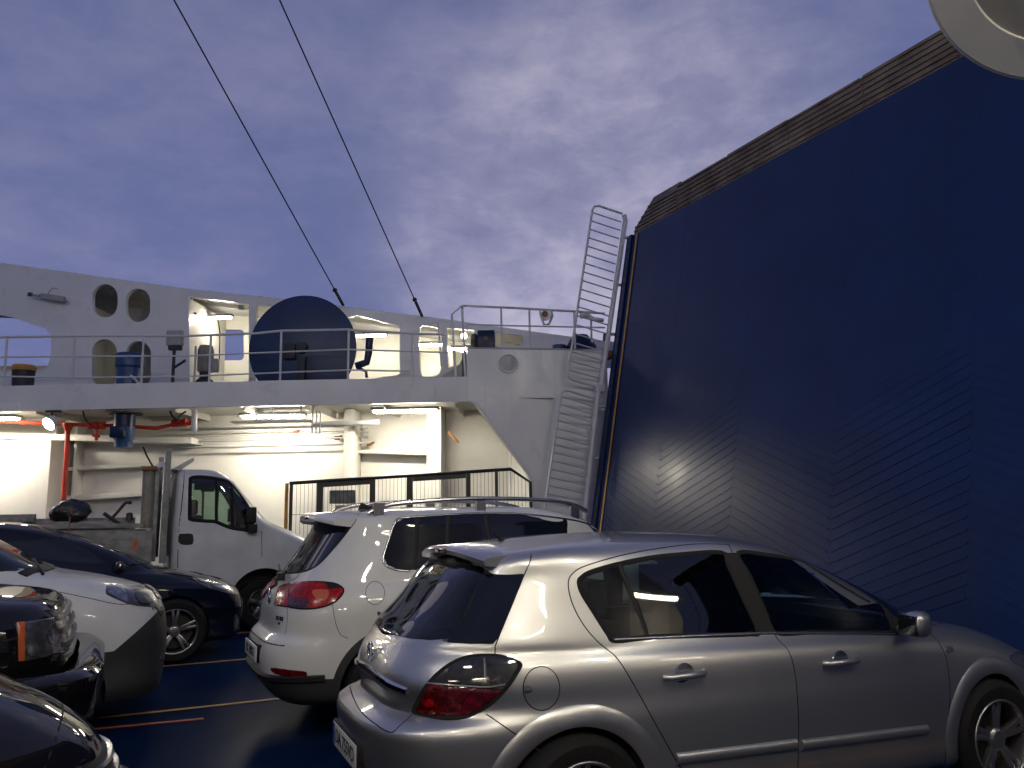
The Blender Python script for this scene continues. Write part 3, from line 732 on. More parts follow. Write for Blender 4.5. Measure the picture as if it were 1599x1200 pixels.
MB().tube([UR(975, 336), UR(977, 345), UR(938, 607)], .045, 12).build('main_post', MT['rail'], gr)
MB().tube([UR(935, 607), UR(905, 880)], .045, 12).build('main_post', MT['rail'], gr)
P = UR(937, 606); MB().obox(P-Vector((.09, .05, .08)), Vector((.18, 0, 0)), Vector((0, .1, 0)), Vector((0, 0, .15))).build('post_joint', MT['rail'], gr, bevel=.02)
for px, py in ((981, 371), (971, 445), (960, 522), (945, 640), (934, 715)): MB().tube([UR(px-6, py), UR(px+5, py+1)], .03, 8).build('bracket', MT['rail'], gr)

# ---------------- walkway railing
rl = empty('walkway_railing', (0, 0, 0), 0, 'white tubular railing along the edge of the upper walkway', 'railing')
def rail_run(root, pts_px, q, posts, base_z, r=.022, mids=(), UU=U, SS=S, post_r=.02):
    P = [SS(UU(a, b, q)[0], q, UU(a, b, q)[1]) for a, b in pts_px]; MB().tube(P, r, 8).build('top_rail', MT['rail'], root)
    for run in mids:
        MB().tube([SS(UU(a, b, q)[0], q, UU(a, b, q)[1]) for a, b in run], .015, 8).build('mid_rail', MT['rail'], root)
    for a, b in posts:
        s_, z_ = UU(a, b, q); MB().tube([SS(s_, q, base_z), SS(s_, q, z_)], post_r, 8).build('post', MT['rail'], root)
rail_run(rl, [(-250, 530), (0, 527), (120, 525), (295, 525), (400, 521), (440, 517), (545, 515), (560, 517), (640, 521), (695, 523)], .08,
         [(-160, 528), (-75, 527), (12, 527), (118, 525), (225, 525), (330, 524), (440, 517), (545, 515), (645, 521)], 3.90,
         mids=[[(-250, 559), (0, 558), (120, 557), (295, 556), (440, 550), (545, 546), (640, 549), (700, 551)], [(-250, 589), (0, 588), (120, 590), (295, 588), (440, 582), (545, 578), (640, 580)]])
lr = empty('ladder_rails', (0, 0, 0), 0, 'short pair of bent white ladder rails at the right end of the walkway', 'ladder rail')
for q, pts in ((.3, [(690, 572), (685, 503), (672, 508)]), ):
    MB().tube([S(*((U(a, b, q)[0], q, U(a, b, q)[1]))) for a, b in pts], .020, 8).build('rail', MT['rail'], lr)
for q, pts in ((.35, [(712, 588), (706, 492), (722, 478)]), (.12, [(727, 590), (722, 478)])):
    MB().tube([S(*((U(a, b, q)[0], q, U(a, b, q)[1]))) for a, b in pts], .022, 8).build('rail', MT['rail'], lr)
pr_ = empty('platform_railing', (0, 0, 0), 0, 'white railing around the raised platform left of the ramp', 'railing')
rail_run(pr_, [(722, 478), (800, 481), (850, 484), (905, 487), (945, 490)], .10, [(783, 480), (827, 483), (897, 487)], 4.43, UU=U2, SS=S2, mids=[[(728, 507), (800, 509), (900, 511), (945, 512)]])

# ---------------- black mesh fence in front of the recess
fe = empty('mesh_fence', (0, 0, 0), 0, 'black framed wire mesh fence with one yellow post in front of the lit recess', 'fence')
FA = at(452, 755, nv, S(0, -.9, 0)); FB = at(798, 733, nv, S(0, -.35, 0)); 
fa = Vector((FA.x, FA.y, 0)); fd = Vector((FB.x-FA.x, FB.y-FA.y, 0)); fL = fd.length; fdn = fd.normalized(); fnn = Vector((-fdn.y, fdn.x, 0))
zA, zB = FA.z, FB.z
def FP(u, z, w=0.): return fa+fdn*u+fnn*w+Vector((0, 0, z))
def zt(u): return zA+(zB-zA)*u/fL
def fu(px): return (at(px, 780, fnn, fa)-fa).dot(fdn)
for px, wd in ((455, .05), (582, .09), (640, .10), (732, .07), (776, .05)):
    u = fu(px); MB().obox(FP(u-wd/2, .02, -.02), fdn*wd, fnn*.04, Vector((0, 0, zt(u)-.03))).build('post', MT['black_frame'], fe)
u = fu(500); MB().obox(FP(u-.05, .02, -.02), fdn*.10, fnn*.04, Vector((0, 0, zt(u)-.03))).build('post', MT['black_frame'], fe)
u = fu(450); MB().obox(FP(u-.045, .02, -.03), fdn*.05, fnn*.06, Vector((0, 0, zA-.02))).build('post', MT['yellow'], fe)
tb = MB(); u0 = fu(452)
tb.tube([FP(u0, zt(u0)), FP(fL, zB), FP(fu(829), zB-.22), FP(fu(831), .05)], .028, 8); tb.build('top_bar', MT['black_frame'], fe)
for x0, x1 in ((505, 578), (645, 728)):
    a_, b_ = fu(x0), fu(x1); MB().obox(FP(a_, zt(a_)-.10, -.015), FP(b_, zt(b_)-.10)-FP(a_, zt(a_)-.10), fnn*.03, Vector((0, 0, .075))).build('gate_bar', MT['black_frame'], fe)
wr = MB(); u = u0+.05
while u < fu(829):
    top = zt(u) if u < fL else zB-.22*(u-fL)/(fu(829)-fL)
    wr.obox(FP(u, .1, -.003), fdn*.006, fnn*.006, Vector((0, 0, top-.1))); u += .062
for z_ in (.4, 1.0, 1.6): wr.obox(FP(u0, z_, -.004), fdn*(fu(829)-u0), fnn*.005, Vector((0, 0, .008)))
wr.build('wire_mesh', MT['dark'], fe, smooth=False)
bx = MB(); u = fu(538); bx.obox(FP(fu(512), zt(u)-.38, .25), fdn*.42, fnn*.2, Vector((0, 0, .22))); tag(bx.build('cardboard_box', MT['grey_board'], bevel=.01), 'dull brown box behind the left part of the mesh fence', 'box')

# ---------------- items on the walkway
def loc(px, py, q, UU=U, SS=S): s_, z_ = UU(px, py, q); return SS(s_, q, z_)
# big blue disc (cable reel end) on its stand
rc = loc(474, 545, 1.25); reel = empty('winch_drum', rc, 0, 'large navy blue disc of a mooring winch standing behind the walkway railing', 'winch')
Rr = 1.04
MB().lathe([(.0001, -.03), (.22, -.03), (.24, 0), (Rr-.03, 0), (Rr, .015), (Rr, .05), (Rr-.03, .065), (.0001, .065)], (0, 0, 0), -nv, 64).build('drum_flange', MT['disc_blue'], reel)
MB().lathe([(.42, -.6), (.42, -.04)], (0, 0, 0), -nv, 32).build('drum_core', MT['navy'], reel)
MB().lathe([(.0001, .16), (.10, .15), (.12, .07)], (0, 0, 0), -nv, 20).build('hub', MT['dark'], reel)
MB().obox(-tv*.33+nv*(-.16)+Vector((0, 0, -.22)), tv*.22, nv*.09, Vector((0, 0, .30))).build('gear_box', MT['dark'], reel, bevel=.02)
MB().obox(-tv*.05+nv*(-.18)+Vector((0, 0, -.68)), tv*.14, nv*.1, Vector((0, 0, .50))).build('brake_lever', MT['dark'], reel, bevel=.02)
for sg in (-.55, .35): MB().obox(tv*sg+nv*.02+Vector((0, 0, 3.9-rc.z)), tv*.14, nv*.5, Vector((0, 0, .42))).build('stand', MT['dark'], reel, bevel=.01)
arm = MB(); pts = [(578, 527), (576, 552), (573, 566), (556, 572)]
arm.tube([loc(a, b, 1.05)-rc for a, b in pts], .07, 10); arm.tube([loc(560, 575, 1.0)-rc, loc(572, 580, 1.0)-rc, loc(573, 590, 1.0)-rc], .03, 8)
arm.build('curved_arm', MT['navy'], reel)
# drum with a yellow lid
c = loc(36, 600, .9); b_ = empty('lidded_bin', Vector((c.x, c.y, 3.9)), 0, 'black bin with a yellow lid behind the railing at the left edge', 'bin')
MB().lathe([(.0001, 0), (.17, 0), (.20, .33), (.0001, .33)], (0, 0, 0), (0, 0, 1), 24).build('bin_body', MT['dark'], b_)
MB().lathe([(.21, .33), (.215, .37), (.19, .405), (.0001, .42)], (0, 0, 0), (0, 0, 1), 24).build('lid', MT['yellow'], b_)
MB().tube([(.20, .02, .10), (.27, .0, .06), (.27, .0, .02)], .02, 8).build('tap', MT['dark'], b_)
c = loc(202, 600, 1.0); b_ = empty('ventilator', Vector((c.x, c.y, 3.9)), 0, 'squat blue ventilator drum standing in front of the lower oval openings', 'ventilator')
MB().lathe([(.23, 0), (.23, .34), (.26, .37), (.27, .50), (.25, .54), (.0001, .56)], (0, 0, 0), (0, 0, 1), 28).build('drum', MT['blue'], b_)
MB().tube([tv*.25+Vector((0, 0, .1)), tv*.15-nv*.25+Vector((0, 0, .22))], .02, 6).build('handle', MT['rail'], b_)
MB().obox(-tv*.45+Vector((0, 0, 0)), tv*.2, nv*.3, Vector((0, 0, .10))).build('foot', MT['blue'], b_)
# control box on a post
c = loc(270, 600, .7); b_ = empty('control_box', Vector((c.x, c.y, 3.9)), 0, 'grey control box on a dark post left of the bright doorway', 'control box')
MB().tube([(0, 0, 0), (0, 0, .60)], .03, 8).build('post', MT['dark'], b_)
MB().obox(-tv*.14-nv*.06+Vector((0, 0, .60)), tv*.28, nv*.14, Vector((0, 0, .20))).build('housing', MT['ship_grey'], b_, bevel=.01)
MB().obox(-tv*.10-nv*.05+Vector((0, 0, .54)), tv*.22, nv*.12, Vector((0, 0, .06))).build('cable_glands', MT['dark'], b_)
MB().tube([(0, 0, .3), tuple(tv*.22+Vector((0, 0, .40)))], .02, 6).build('brace', MT['dark'], b_)
c = loc(320, 598, 1.2); b_ = empty('winch_motor', Vector((c.x, c.y, 3.9)), 0, 'cream electric motor on a dark base inside the bright doorway', 'motor')
MB().lathe([(.13, .30), (.15, .33), (.15, .60), (.12, .66), (.0001, .67)], (0, 0, 0), (0, 0, 1), 24).build('motor', MT['cream_tank'], b_)
MB().lathe([(.12, 0), (.16, .04), (.16, .18), (.10, .22), (.10, .30), (.0001, .30)], (0, 0, 0), (0, 0, 1), 24).build('base', MT['dark'], b_)
MB().obox(tv*.13-nv*.06+Vector((0, 0, .30)), tv*.12, nv*.12, Vector((0, 0, .18))).build('terminal_box', MT['ship_grey'], b_, bevel=.01)
MB().tube([tv*-.2+Vector((0, 0, 0)), tv*-.2+Vector((0, 0, .66))], .022, 8).build('side_post', MT['rail'], b_)
# cables in the bright doorway
ca = MB(); ca.tube([loc(a, b, 2.3) for a, b in [(300, 466), (303, 478), (302, 487), (307, 491)]], .022, 6); tag(ca.build('cable', MT['dark']), 'dark cable hanging inside the top of the bright doorway', 'cable')
ca = MB(); ca.tube([loc(a, b, 2.3) for a, b in [(341, 500), (344, 520), (343, 560), (340, 572), (337, 568)]], .012, 6); tag(ca.build('cable', MT['dark']), 'thin dark cable looping down left of the small sky window', 'cable')
bk_ = MB().obox(loc(372, 483, 2.05), tv*.10, nv*.1, Vector((0, 0, .09))); tag(bk_.build('junction_box', MT['ship_grey'], bevel=.01), 'small grey box at the upper right corner of the bright doorway', 'junction box')
# grey lamp on the wall, upper left
c = loc(82, 463, 1.8); b_ = empty('wall_lamp', c, 0, 'long grey floodlight bracketed to the white wall at upper left', 'lamp')
MB().obox(-tv*.26+Vector((0, 0, -.04)), tv*.50+Vector((0, 0, -.08)), nv*.10, Vector((0, 0, .12))).build('lamp_body', MT['ship_grey'], b_, bevel=.02)
MB().tube([-tv*.26+Vector((0, 0, .02)), -tv*.44+Vector((0, 0, .04))], .025, 8).build('arm', MT['ship_grey'], b_)
MB().lathe([(.0001, -.04), (.05, -.03), (.05, .03), (.0001, .04)], -tv*.46+Vector((0, 0, .05)), (0, 0, 1), 12).build('knuckle', MT['dark'], b_)
MB().tube([-tv*.10+Vector((0, 0, .06)), -tv*.0+Vector((0, 0, .18)), nv*.18+Vector((0, 0, .2))], .010, 6).build('bracket', MT['ship_grey'], b_)
# blue machinery at the right end of the walkway, and the blue box above
c = loc(695, 592, .9); b_ = empty('windlass', Vector((c.x, c.y, 3.92)), 0, 'low blue windlass under a sloping grey cover at the end of the walkway', 'windlass')
MB().obox(-tv*.45, tv*.45, nv*.4, Vector((0, 0, .12))).build('base', MT['blue'], b_, bevel=.02)
MB().prism([tuple(-tv*.15+Vector((0, 0, .13))), tuple(tv*.48+Vector((0, 0, .03))), tuple(tv*.48+Vector((0, 0, .52))), tuple(tv*.30+Vector((0, 0, .42)))], nv*.5).build('cover', MT['ship_grey'], b_, bevel=.01)
MB().obox(-tv*.02-nv*.1, tv*.40, nv*.1, Vector((0, 0, .06))).build('foot', MT['navy'], b_)
c = loc(758, 543, .55); b_ = empty('ventilation_box', Vector((c.x, c.y, 4.463)), 0, 'upright blue cabinet with a dark fan on its side, on the raised platform', 'ventilation box')
MB().obox(-tv*.14, tv*.31, nv*.3, Vector((0, 0, .42))).build('cabinet', MT['navy'], b_, bevel=.008)
MB().obox(-tv*.03-nv*.004+Vector((0, 0, .24)), tv*.08, nv*.003, Vector((0, 0, .07))).build('name_plate', MT['brown'], b_)
MB().lathe([(.0001, 0), (.17, .01), (.19, .08), (.16, .13), (.0001, .13)], -tv*.27+nv*.15+Vector((0, 0, .20)), tv, 24).build('fan', MT['dark'], b_)
# bright work lamp by the ladder rails
for (px, py, r_, lab) in ((725, 525, .045, 'small lit work lamp beside the ladder rails'), (723, 547, .035, 'lower small lit lamp beside the ladder rails')):
    c = loc(px, py, .6); b_ = empty('work_lamp', c, 0, lab, 'lamp'); MB().lathe([(.0001, .05), (r_, .035), (r_+.008, .004)], (0, 0, 0), -nv, 16).build('lens', MT['flood'], b_)
    MB().lathe([(r_+.012, .0), (r_, -.09), (.0001, -.10)], (0, 0, 0), -nv, 16).build('lamp_body', MT['dark'], b_)
    MB().tube([nv*.05+Vector((0, 0, -.04)), Vector((0, 0, 3.92-c.z))+nv*.05], .016, 6).build('stand', MT['dark'], b_)
# searchlight hanging on the platform rail
c = loc(853, 492, .05, U2, S2); b_ = empty('searchlight', c, 0, 'white searchlight hanging from the platform railing', 'searchlight')
MB().lathe([(.0001, -.10), (.07, -.08), (.085, .02), (.085, .06), (.0001, .06)], (0, 0, -.02), -n2, 20).build('lamp_body', MT['ship_white'], b_)
MB().lathe([(.0001, .065), (.06, .062)], -d2*.03, -n2, 16).build('lens', MT['brown'], b_)
MB().tube([-d2*.1+Vector((0, 0, .09)), -d2*.1, -d2*.04+Vector((0, 0, -.18)), d2*.05+Vector((0, 0, -.17)), d2*.12+Vector((0, 0, -.02)), d2*.1+Vector((0, 0, .09))], .022, 8).build('yoke', MT['rail'], b_)
# dark blue winch, brown gear and pale horn behind the rail
c = loc(908, 543, .8, U2, S2); b_ = empty('capstan', Vector((c.x, c.y, 4.463)), 0, 'dark blue humped winch on the platform, seen behind the ladder-like rail', 'winch')
MB().lathe([(.30, 0), (.29, .20), (.22, .32), (.13, .42), (.0001, .44)], (0, 0, 0), (0, 0, 1), 24).build('hood', MT['navy'], b_)
MB().lathe([(.0001, 0), (.13, 0), (.13, .22), (.0001, .24)], -d2*.42, (0, 0, 1), 18).build('small_motor', MT['blue'], b_)
MB().obox(d2*.28, d2*.35, n2*.3, Vector((0, 0, .14))).build('gear_case', MT['brown'], b_, bevel=.02)
MB().lathe([(.0001, -.05), (.10, -.05), (.10, .05), (.0001, .05)], d2*.5+Vector((0, 0, .38)), d2, 16).build('brake_wheel', MT['brown'], b_)
MB().obox(-d2*.95, d2*.4, n2*.3, Vector((0, 0, .07))).build('foot', MT['dark'], b_)
c = loc(915, 492, .6, U2, S2); hn = empty('horn', c, 0, 'pale horn-shaped pipe above the dark blue winch', 'horn')
MB().tube([-d2*.10+Vector((0, 0, -.02)), d2*.02+Vector((0, 0, .0)), d2*.14+Vector((0, 0, -.08)), d2*.34+Vector((0, 0, -.10))], .06, 10, r2=.035).build('pipe', MT['ship_white'], hn)
MB().tube([d2*.1+Vector((0, 0, -.08)), d2*.1+Vector((0, 0, 4.463-c.z))], .02, 8).build('stand', MT['rail'], hn)

for o_ in bpy.data.objects:
    if o_.name in ('lidded_bin', 'ventilator', 'control_box', 'winch_motor'): o_.scale = (1, 1, 1.42)
# ---------------- things hanging under the walkway
c = loc(77, 662, -.05); fl_ = empty('floodlight', c, 0, 'lit round floodlight hanging under the walkway at the left', 'floodlight')
ax = (-tv*.25-nv*.75+Vector((0, 0, -.55))).normalized()
MB().lathe([(.0001, .034), (.10, .026), (.115, .016)], (0, 0, 0), ax, 28).build('lens', MT['flood'], fl_)
MB().lathe([(.12, .012), (.125, -.02), (.10, -.12), (.05, -.16), (.0001, -.165)], (0, 0, 0), ax, 28).build('reflector_housing', MT['rail'], fl_)
MB().tube([nv*.06+Vector((0, 0, .05)), nv*.06+Vector((0, 0, .24)), ], .018, 8).obox(-tv*.10+nv*.02+Vector((0, 0, .20)), tv*.24, nv*.1, Vector((0, 0, .04))).build('bracket', MT['dark'], fl_)
c = loc(196, 643, .35); mo = empty('hanging_motor', Vector((c.x, c.y, 3.46)), 0, 'blue electric motor hanging under the walkway by its dark flange', 'motor')
MB().lathe([(.30, .0), (.30, -.03), (.0001, -.03)], (0, 0, .0), (0, 0, 1), 24).build('flange', MT['dark'], mo)
MB().lathe([(.185, -.03), (.18, -.26), (.0001, -.26)], (0, 0, 0), (0, 0, 1), 28).build('upper_housing', MT['navy'], mo)
MB().obox(-tv*.15-nv*.22+Vector((0, 0, -.46)), tv*.26, nv*.2, Vector((0, 0, .20))).build('terminal_box', MT['navy'], mo, bevel=.01)
MB().lathe([(.18, -.262), (.17, -.47), (.15, -.50), (.15, -.62), (.0001, -.63)], (0, 0, 0), (0, 0, 1), 28).build('motor_body', MT['blue'], mo)
# red fire main
rp = empty('fire_main', (0, 0, 0), 0, 'red fire main running under the walkway with a vertical drop and valves', 'pipe')
qf = .75
MB().tube([loc(a, b, qf) for a, b in [(-250, 655), (0, 658), (100, 663), (180, 665), (245, 669), (272, 663), (300, 661)]], .036, 10).build('main_pipe', MT['red'], rp)
MB().tube([loc(107, 664, qf), Vector((loc(107, 700, qf).x, loc(107, 700, qf).y, .05))], .045, 10).build('drop_pipe', MT['red'], rp)
MB().lathe([(.10, .03), (.10, .0), (.05, -.12), (.0001, -.12)], loc(107, 664, qf), (0, 0, 1), 14).build('tee', MT['red'], rp)
for px in (143, 152, 161): MB().lathe([(.0001, -.04), (.075, -.03), (.075, .03), (.0001, .04)], loc(px, 665, qf), tv, 14).build('valve', MT['red'], rp)
MB().tube([loc(151, 668, qf), loc(151, 688, qf)], .03, 8).tube([loc(146, 680, qf), loc(156, 682, qf)], .03, 8).build('hydrant', MT['red'], rp)
MB().tube([loc(270, 662, qf), loc(292, 660, qf)], .075, 8).build('strainer', MT['red'], rp)
for pts, lab in (([(130, 642), (134, 656), (142, 664)], 'black cable left of the hanging blue motor'), ([(266, 642), (271, 652), (279, 656), (283, 648), (291, 643)], 'black cable looping over the red strainer')):
    tag(MB().tube([loc(a, b, .4) for a, b in crom(pts, 4)], .016, 6).build('cable', MT['dark']), lab, 'cable')
tag(MB().tube([loc(304, 640, .3), loc(304, 676, .3)], .05, 10).build('support_post', MT['rail']), 'short white post hanging under the walkway right of the red strainer', 'post')
for px, py, s_, lab in ((461, 677, .07, 'small orange box on the glaring wall of the recess'), (526, 687, .09, 'rust brown bracket high on the recess wall, left of the white pillar'), (576, 697, .07, 'small brown clamp on the wall of the second bay')):
    m_ = 'orange' if px == 461 else 'brown'
    tag(MB().obox(loc(px, py, 1.6)-tv*s_/2, tv*s_, nv*.08, Vector((0, 0, s_*.8))).tube([loc(px, py, 1.6)+Vector((0, 0, .02)), loc(px+8, py-6, 1.7)], .02, 6).build('bracket', MT[m_]), lab, 'bracket')
tag(MB().tube([loc(a, b, 1.0) for a, b in [(701, 674), (708, 683), (716, 692)]], .03, 6).build('bracket', MT['brown']), 'thin rusty bracket on the return wall near the slanted opening', 'bracket')
# pipes and trays under the recess ceiling
tr = empty('cable_tray', (0, 0, 0), 0, 'white cable tray with hangers under the ceiling of the recess', 'cable tray')
MB().prism([S(U(385, 0, .6)[0], .6, 3.28), S(U(500, 0, .6)[0], .6, 3.28), S(U(500, 0, .6)[0], .6, 3.31), S(U(385, 0, .6)[0], .6, 3.31)], nv*.25).build('tray', MT['rail'], tr)
for px in (400, 425, 470, 488, 494, 500):
    s_ = U(px, 650, .6)[0]; MB().tube([S(s_, .62, 3.05 if px > 480 else 3.28), S(s_, .62, 3.56)], .016, 6).build('hanger', MT['rail'], tr)
tag(MB().tube([S(U(505, 0, .9)[0], .9, 3.25), S(U(600, 0, .9)[0], .9, 3.27)], .05, 10).build('pipe', MT['rail']), 'white pipe under the recess ceiling right of the cable tray', 'pipe')

# ---------------- rigging wires
def wire(a_px, b_px, lab):
    P1 = loc(*b_px, 1.9); d_ = ray(a_px[0]-(b_px[0]-a_px[0])*.25, a_px[1]-(b_px[1]-a_px[1])*.25); P2 = EYE+d_.normalized()*13.0
    r = empty('stay_wire', P1, 0, lab, 'wire'); r['group'] = 'stay wires above the walkway'
    V_ = P2-P1; MB().tube([V_*0, V_], .0125, 6).build('wire', MT['rope'], r)
    L_ = V_.normalized(); MB().tube([L_*.02, L_*.25, L_*.32, L_*.40, L_*.48], .03, 8).lathe([(.0001, .42), (.05, .48), (.0001, .56)], (0, 0, 0), L_, 10).build('turnbuckle', MT['rope'], r)
wire((272, 0), (537, 478), 'left stay wire slanting down from the sky to the white superstructure')
wire((437, 0), (660, 495), 'right stay wire slanting down from the sky to the white superstructure')

# ---------------- starboard side, behind and beside the camera
sb = empty('starboard_casing', (0, -1.7, 0), 0, 'cream starboard casing wall beside the camera', 'ship superstructure')
MB().box((-20, -.12, 0), (6.4, 0, 7.0)).box((-20, -.12, 7.0), (-8, 0, 11.0)).build('casing_wall', MT['ship_in'], sb, smooth=False)
for x in (-16, -13, -10, -7, -4, -1.0, 2, 5): MB().box((x, .001, 0), (x+.10, .12, 3.6)).build('frame', MT['ship_in'], sb)
for x, z_, ln_, lab in ((-5.0, 3.15, 1.2, 'strip light on the starboard casing far behind the camera'), (-1.6, 3.15, 1.2, 'strip light on the starboard casing behind the camera'), (1.5, 4.95, 1.2, 'strip light on the starboard casing beside the camera'), (5.75, 4.55, 1.1, 'strip light on the starboard casing nearest the ramp')):
    o = tube_light('strip_light', (x, -1.35, z_), (1, 0, 0), ln_, 'tube', lab, wd=.09); o['group'] = GL
for x, z_, fm, lab in ((-11.0, 10.0, 'fill_flood', 'added floodlight high up far behind the camera, brightening the port side'), (-3.2, 6.6, 'panel_flood', 'floodlight high on the starboard casing behind the camera'), (.6, 6.6, 'panel_flood', 'floodlight high on the starboard casing above the camera'), (4.2, 6.6, 'panel_flood', 'floodlight high on the starboard casing towards the ramp')):  # the first one is added to brighten the port face
    r = empty('floodlight', (x, -1.35, z_), 0, lab, 'floodlight', 'starboard floodlights')
    a_ = Vector((0, .88, -.47)); u_ = Vector((0, .47, .88)); x_ = Vector((1, 0, 0))
    MB().obox(-x_*.27-u_*.19-a_*.14, x_*.54, u_*.38, a_*.139).build('housing', MT['ship_grey'], r, bevel=.01)
    MB().obox(-x_*.24-u_*.16+a_*.0, x_*.48, u_*.32, a_*.008).build('lit_panel', MT[fm], r)
    MB().tube([-a_*.1, Vector((0, -.34, -.05))], .03, 8).build('bracket', MT['ship_grey'], r)
# rounded white flange overhead, top right corner
rd = ray(1678, -98); rc = EYE+rd*2.4; b_ = empty('overhead_flange', rc, 0, 'rounded cream flange overhead in the top right corner', 'flange')
axr = (-rd.normalized()+Vector((0, 0, -.12))).normalized()
MB().lathe([(.365, .10), (.385, .09), (.39, .0), (.37, -.06), (.30, -.10), (.0001, -.12)], (0, 0, 0), axr, 64).lathe([(.375, .10), (.27, .11), (.262, .09), (.255, .02)], (0, 0, 0), axr, 64).build('outer_ring', MT['ship_in'], b_)
MB().lathe([(.262, .022), (.12, .015), (.0001, .01)], (0, 0, 0), axr, 48).build('inner_disc', MT['ship_in'], b_)
MB().tube([RT*(-.20)+UP*(-.02)+axr*.03, RT*(-.195)+UP*(-.14)+axr*.03], .010, 8).build('catch', MT['cream_tank'], b_)
MB().obox(RT*.02+UP*.12+axr*.05, RT*.16, UP*.03, axr*.02).build('added_lamp_tube', MT['added_glow'], b_)  # small lamp added out of view to brighten the inner disc
MB().tube([Vector((0, 0, 0)), Vector((.05, -1.7-rc.y+.05, .25))], .05, 10).build('bracket', MT['ship_in'], b_)
# ------------------------------------------------------------------ silver hatchback (nearest car)
def zz(dx, dy, sc_, pts): return [(dx+x/sc_, dy+y/sc_) for x, y in pts]
def z2(pts): return zz(850, 800, 3, pts)
def z1(pts): return zz(500, 800, 3, pts)
def z3(pts): return zz(1200, 800, 3, pts)
def inset_poly(P, d):
    P = [np.array(p, float) for p in P]; n = len(P); A = sum(P[i][0]*P[(i+1) % n][1]-P[(i+1) % n][0]*P[i][1] for i in range(n)); sg = 1 if A > 0 else -1; out = []
    for i in range(n):
        t = P[(i+1) % n]-P[i-1]; t = t/(np.hypot(*t)+1e-9); out.append(P[i]+np.array([-t[1], t[0]])*d*sg)
    return out
def window_cut(car, pts, mode, d, lo, hi, ax):
    # opening prism through the shell behind a traced pane
    P = crom(pts, 4, True); Q = []
    for p in P:
        h, _ = car.hit(tuple(p), mode)
        if h is None: continue
        Q.append((h.x, h.z) if ax == 'y' else (h.y, h.z))
    Q = inset_poly(Q, d)
    if ax == 'y': return mb_mesh(MB().prism([(a, lo, b) for a, b in Q], (0, hi-lo, 0)))
    return mb_mesh(MB().prism([(lo, a, b) for a, b in Q], (hi-lo, 0, 0)))

rows = [
 dict(xr=.45, xf=3.8, w=.30, z=[(0, .20)]),
 dict(xr=.16, xf=4.13, w=.72, z=[(0, .20)], sub=2),
 dict(xr=.06, xf=4.18, w=.835, z=[(0, .24)], nr=5, nf=5, sub=3),
 dict(xr=-0.055, xf=4.235, w=.862, z=[(0, .38), (4.2, .36)], nr=3.5, nf=4.2),
 dict(xr=-0.090, xf=4.249, w=.872, z=[(0, .56), (4.2, .52)], nr=3.5, nf=4),
 dict(xr=-0.085, xf=4.22, w=.872, z=[(0, .665), (1, .68), (4.2, .62)], nr=3.5, nf=4, sub=3),
 dict(xr=0.028, xf=4.17, w=.866, z=[(0, .715), (1, .76), (4.2, .68)], nr=3.5, nf=4),
 dict(xr=0.010, xf=4.07, w=.855, z=[(0, .83), (1, .86), (3.3, .80), (4.1, .71)], nr=3.5, nf=3.8),
 dict(xr=0.035, xf=3.96, w=.832, z=[(0, .92), (1, .925), (3.0, .875), (3.5, .84), (4, .75)], nr=3.5, nf=3.6, sub=4),
 dict(xr=0.075, xf=3.72, w=.795, z=[(0, .985), (1, .975), (2.8, .925), (3.1, .915), (3.5, .885), (3.75, .845)], nr=3.5, nf=3.6, sub=4),
 dict(xr=0.105, xf=3.22, w=.768, z=[(0, 1.03), (1, 1.02), (2.6, .975), (3.2, .965)], nr=3.5, nf=4.5),
 dict(xr=0.235, xf=2.98, w=.715, z=[(0, 1.15), (1, 1.15), (2.6, 1.10), (3, 1.075)], nr=3.7, nf=4.5),
 dict(xr=0.355, xf=2.66, w=.655, z=[(0, 1.28), (1, 1.295), (2.3, 1.26), (2.7, 1.215)], nr=4.0, nf=4.5),
 dict(xr=0.450, xf=2.40, w=.595, z=[(.4, 1.355), (.9, 1.398), (1.7, 1.405), (2.1, 1.372), (2.4, 1.32)], nr=6, nf=5),
 dict(xr=.50, xf=2.25, w=.52, z=[(.4, 1.39), (.9, 1.438), (1.6, 1.448), (2.1, 1.41), (2.3, 1.37)], nr=7, nf=5),
 dict(xr=.60, xf=2.05, w=.36, z=[(.6, 1.428), (1.1, 1.467), (1.6, 1.475), (2.1, 1.44)], nr=6, nf=5),
 dict(xr=.80, xf=1.9, w=.02, z=[(.6, 1.455), (1.4, 1.488), (2.1, 1.455)]),
]
A = Car('hatchback_car', (1.182, 4.162, 0), rad(-2.36), 'silver hatchback with smoked tail lamp, the nearest and largest car', 'car', rows)
A.w = .868
# traced outlines (photograph coordinates projected onto the body surface)
rear_door_glass = z2([(165,330),(178,308),(220,282),(350,244),(500,214),(650,198),(835,190),(860,245),(930,400),(1000,558),(960,572),(750,577),(500,585),(335,602),(300,570),(230,460),(180,380)])
front_glass = z3([(-140,192),(0,200),(100,215),(200,240),(300,285),(400,340),(500,393),(530,420),(560,490),(578,560),(400,563),(200,563),(30,563),(-20,450),(-85,300)])
rear_glass = z1([(548,204),(620,206),(700,208),(830,240),(958,288),(935,350),(880,480),(830,600),(812,621),(700,618),(560,612),(400,600),(300,575),(240,540),(216,510),(225,480),(300,400),(400,310),(480,245)])
rg_side = [p for p in rear_door_glass]
fg_side = front_glass
cuts = []
cabin = loft([dict(r, z=[(a, b+(0.02 if i == 0 else 0)) for a, b in r['z']]) for i, r in enumerate(rows[9:15])], 60, 5, inset=0.055)
fl = MB().box((.55, -.64, .45), (2.95, .64, 1.02))
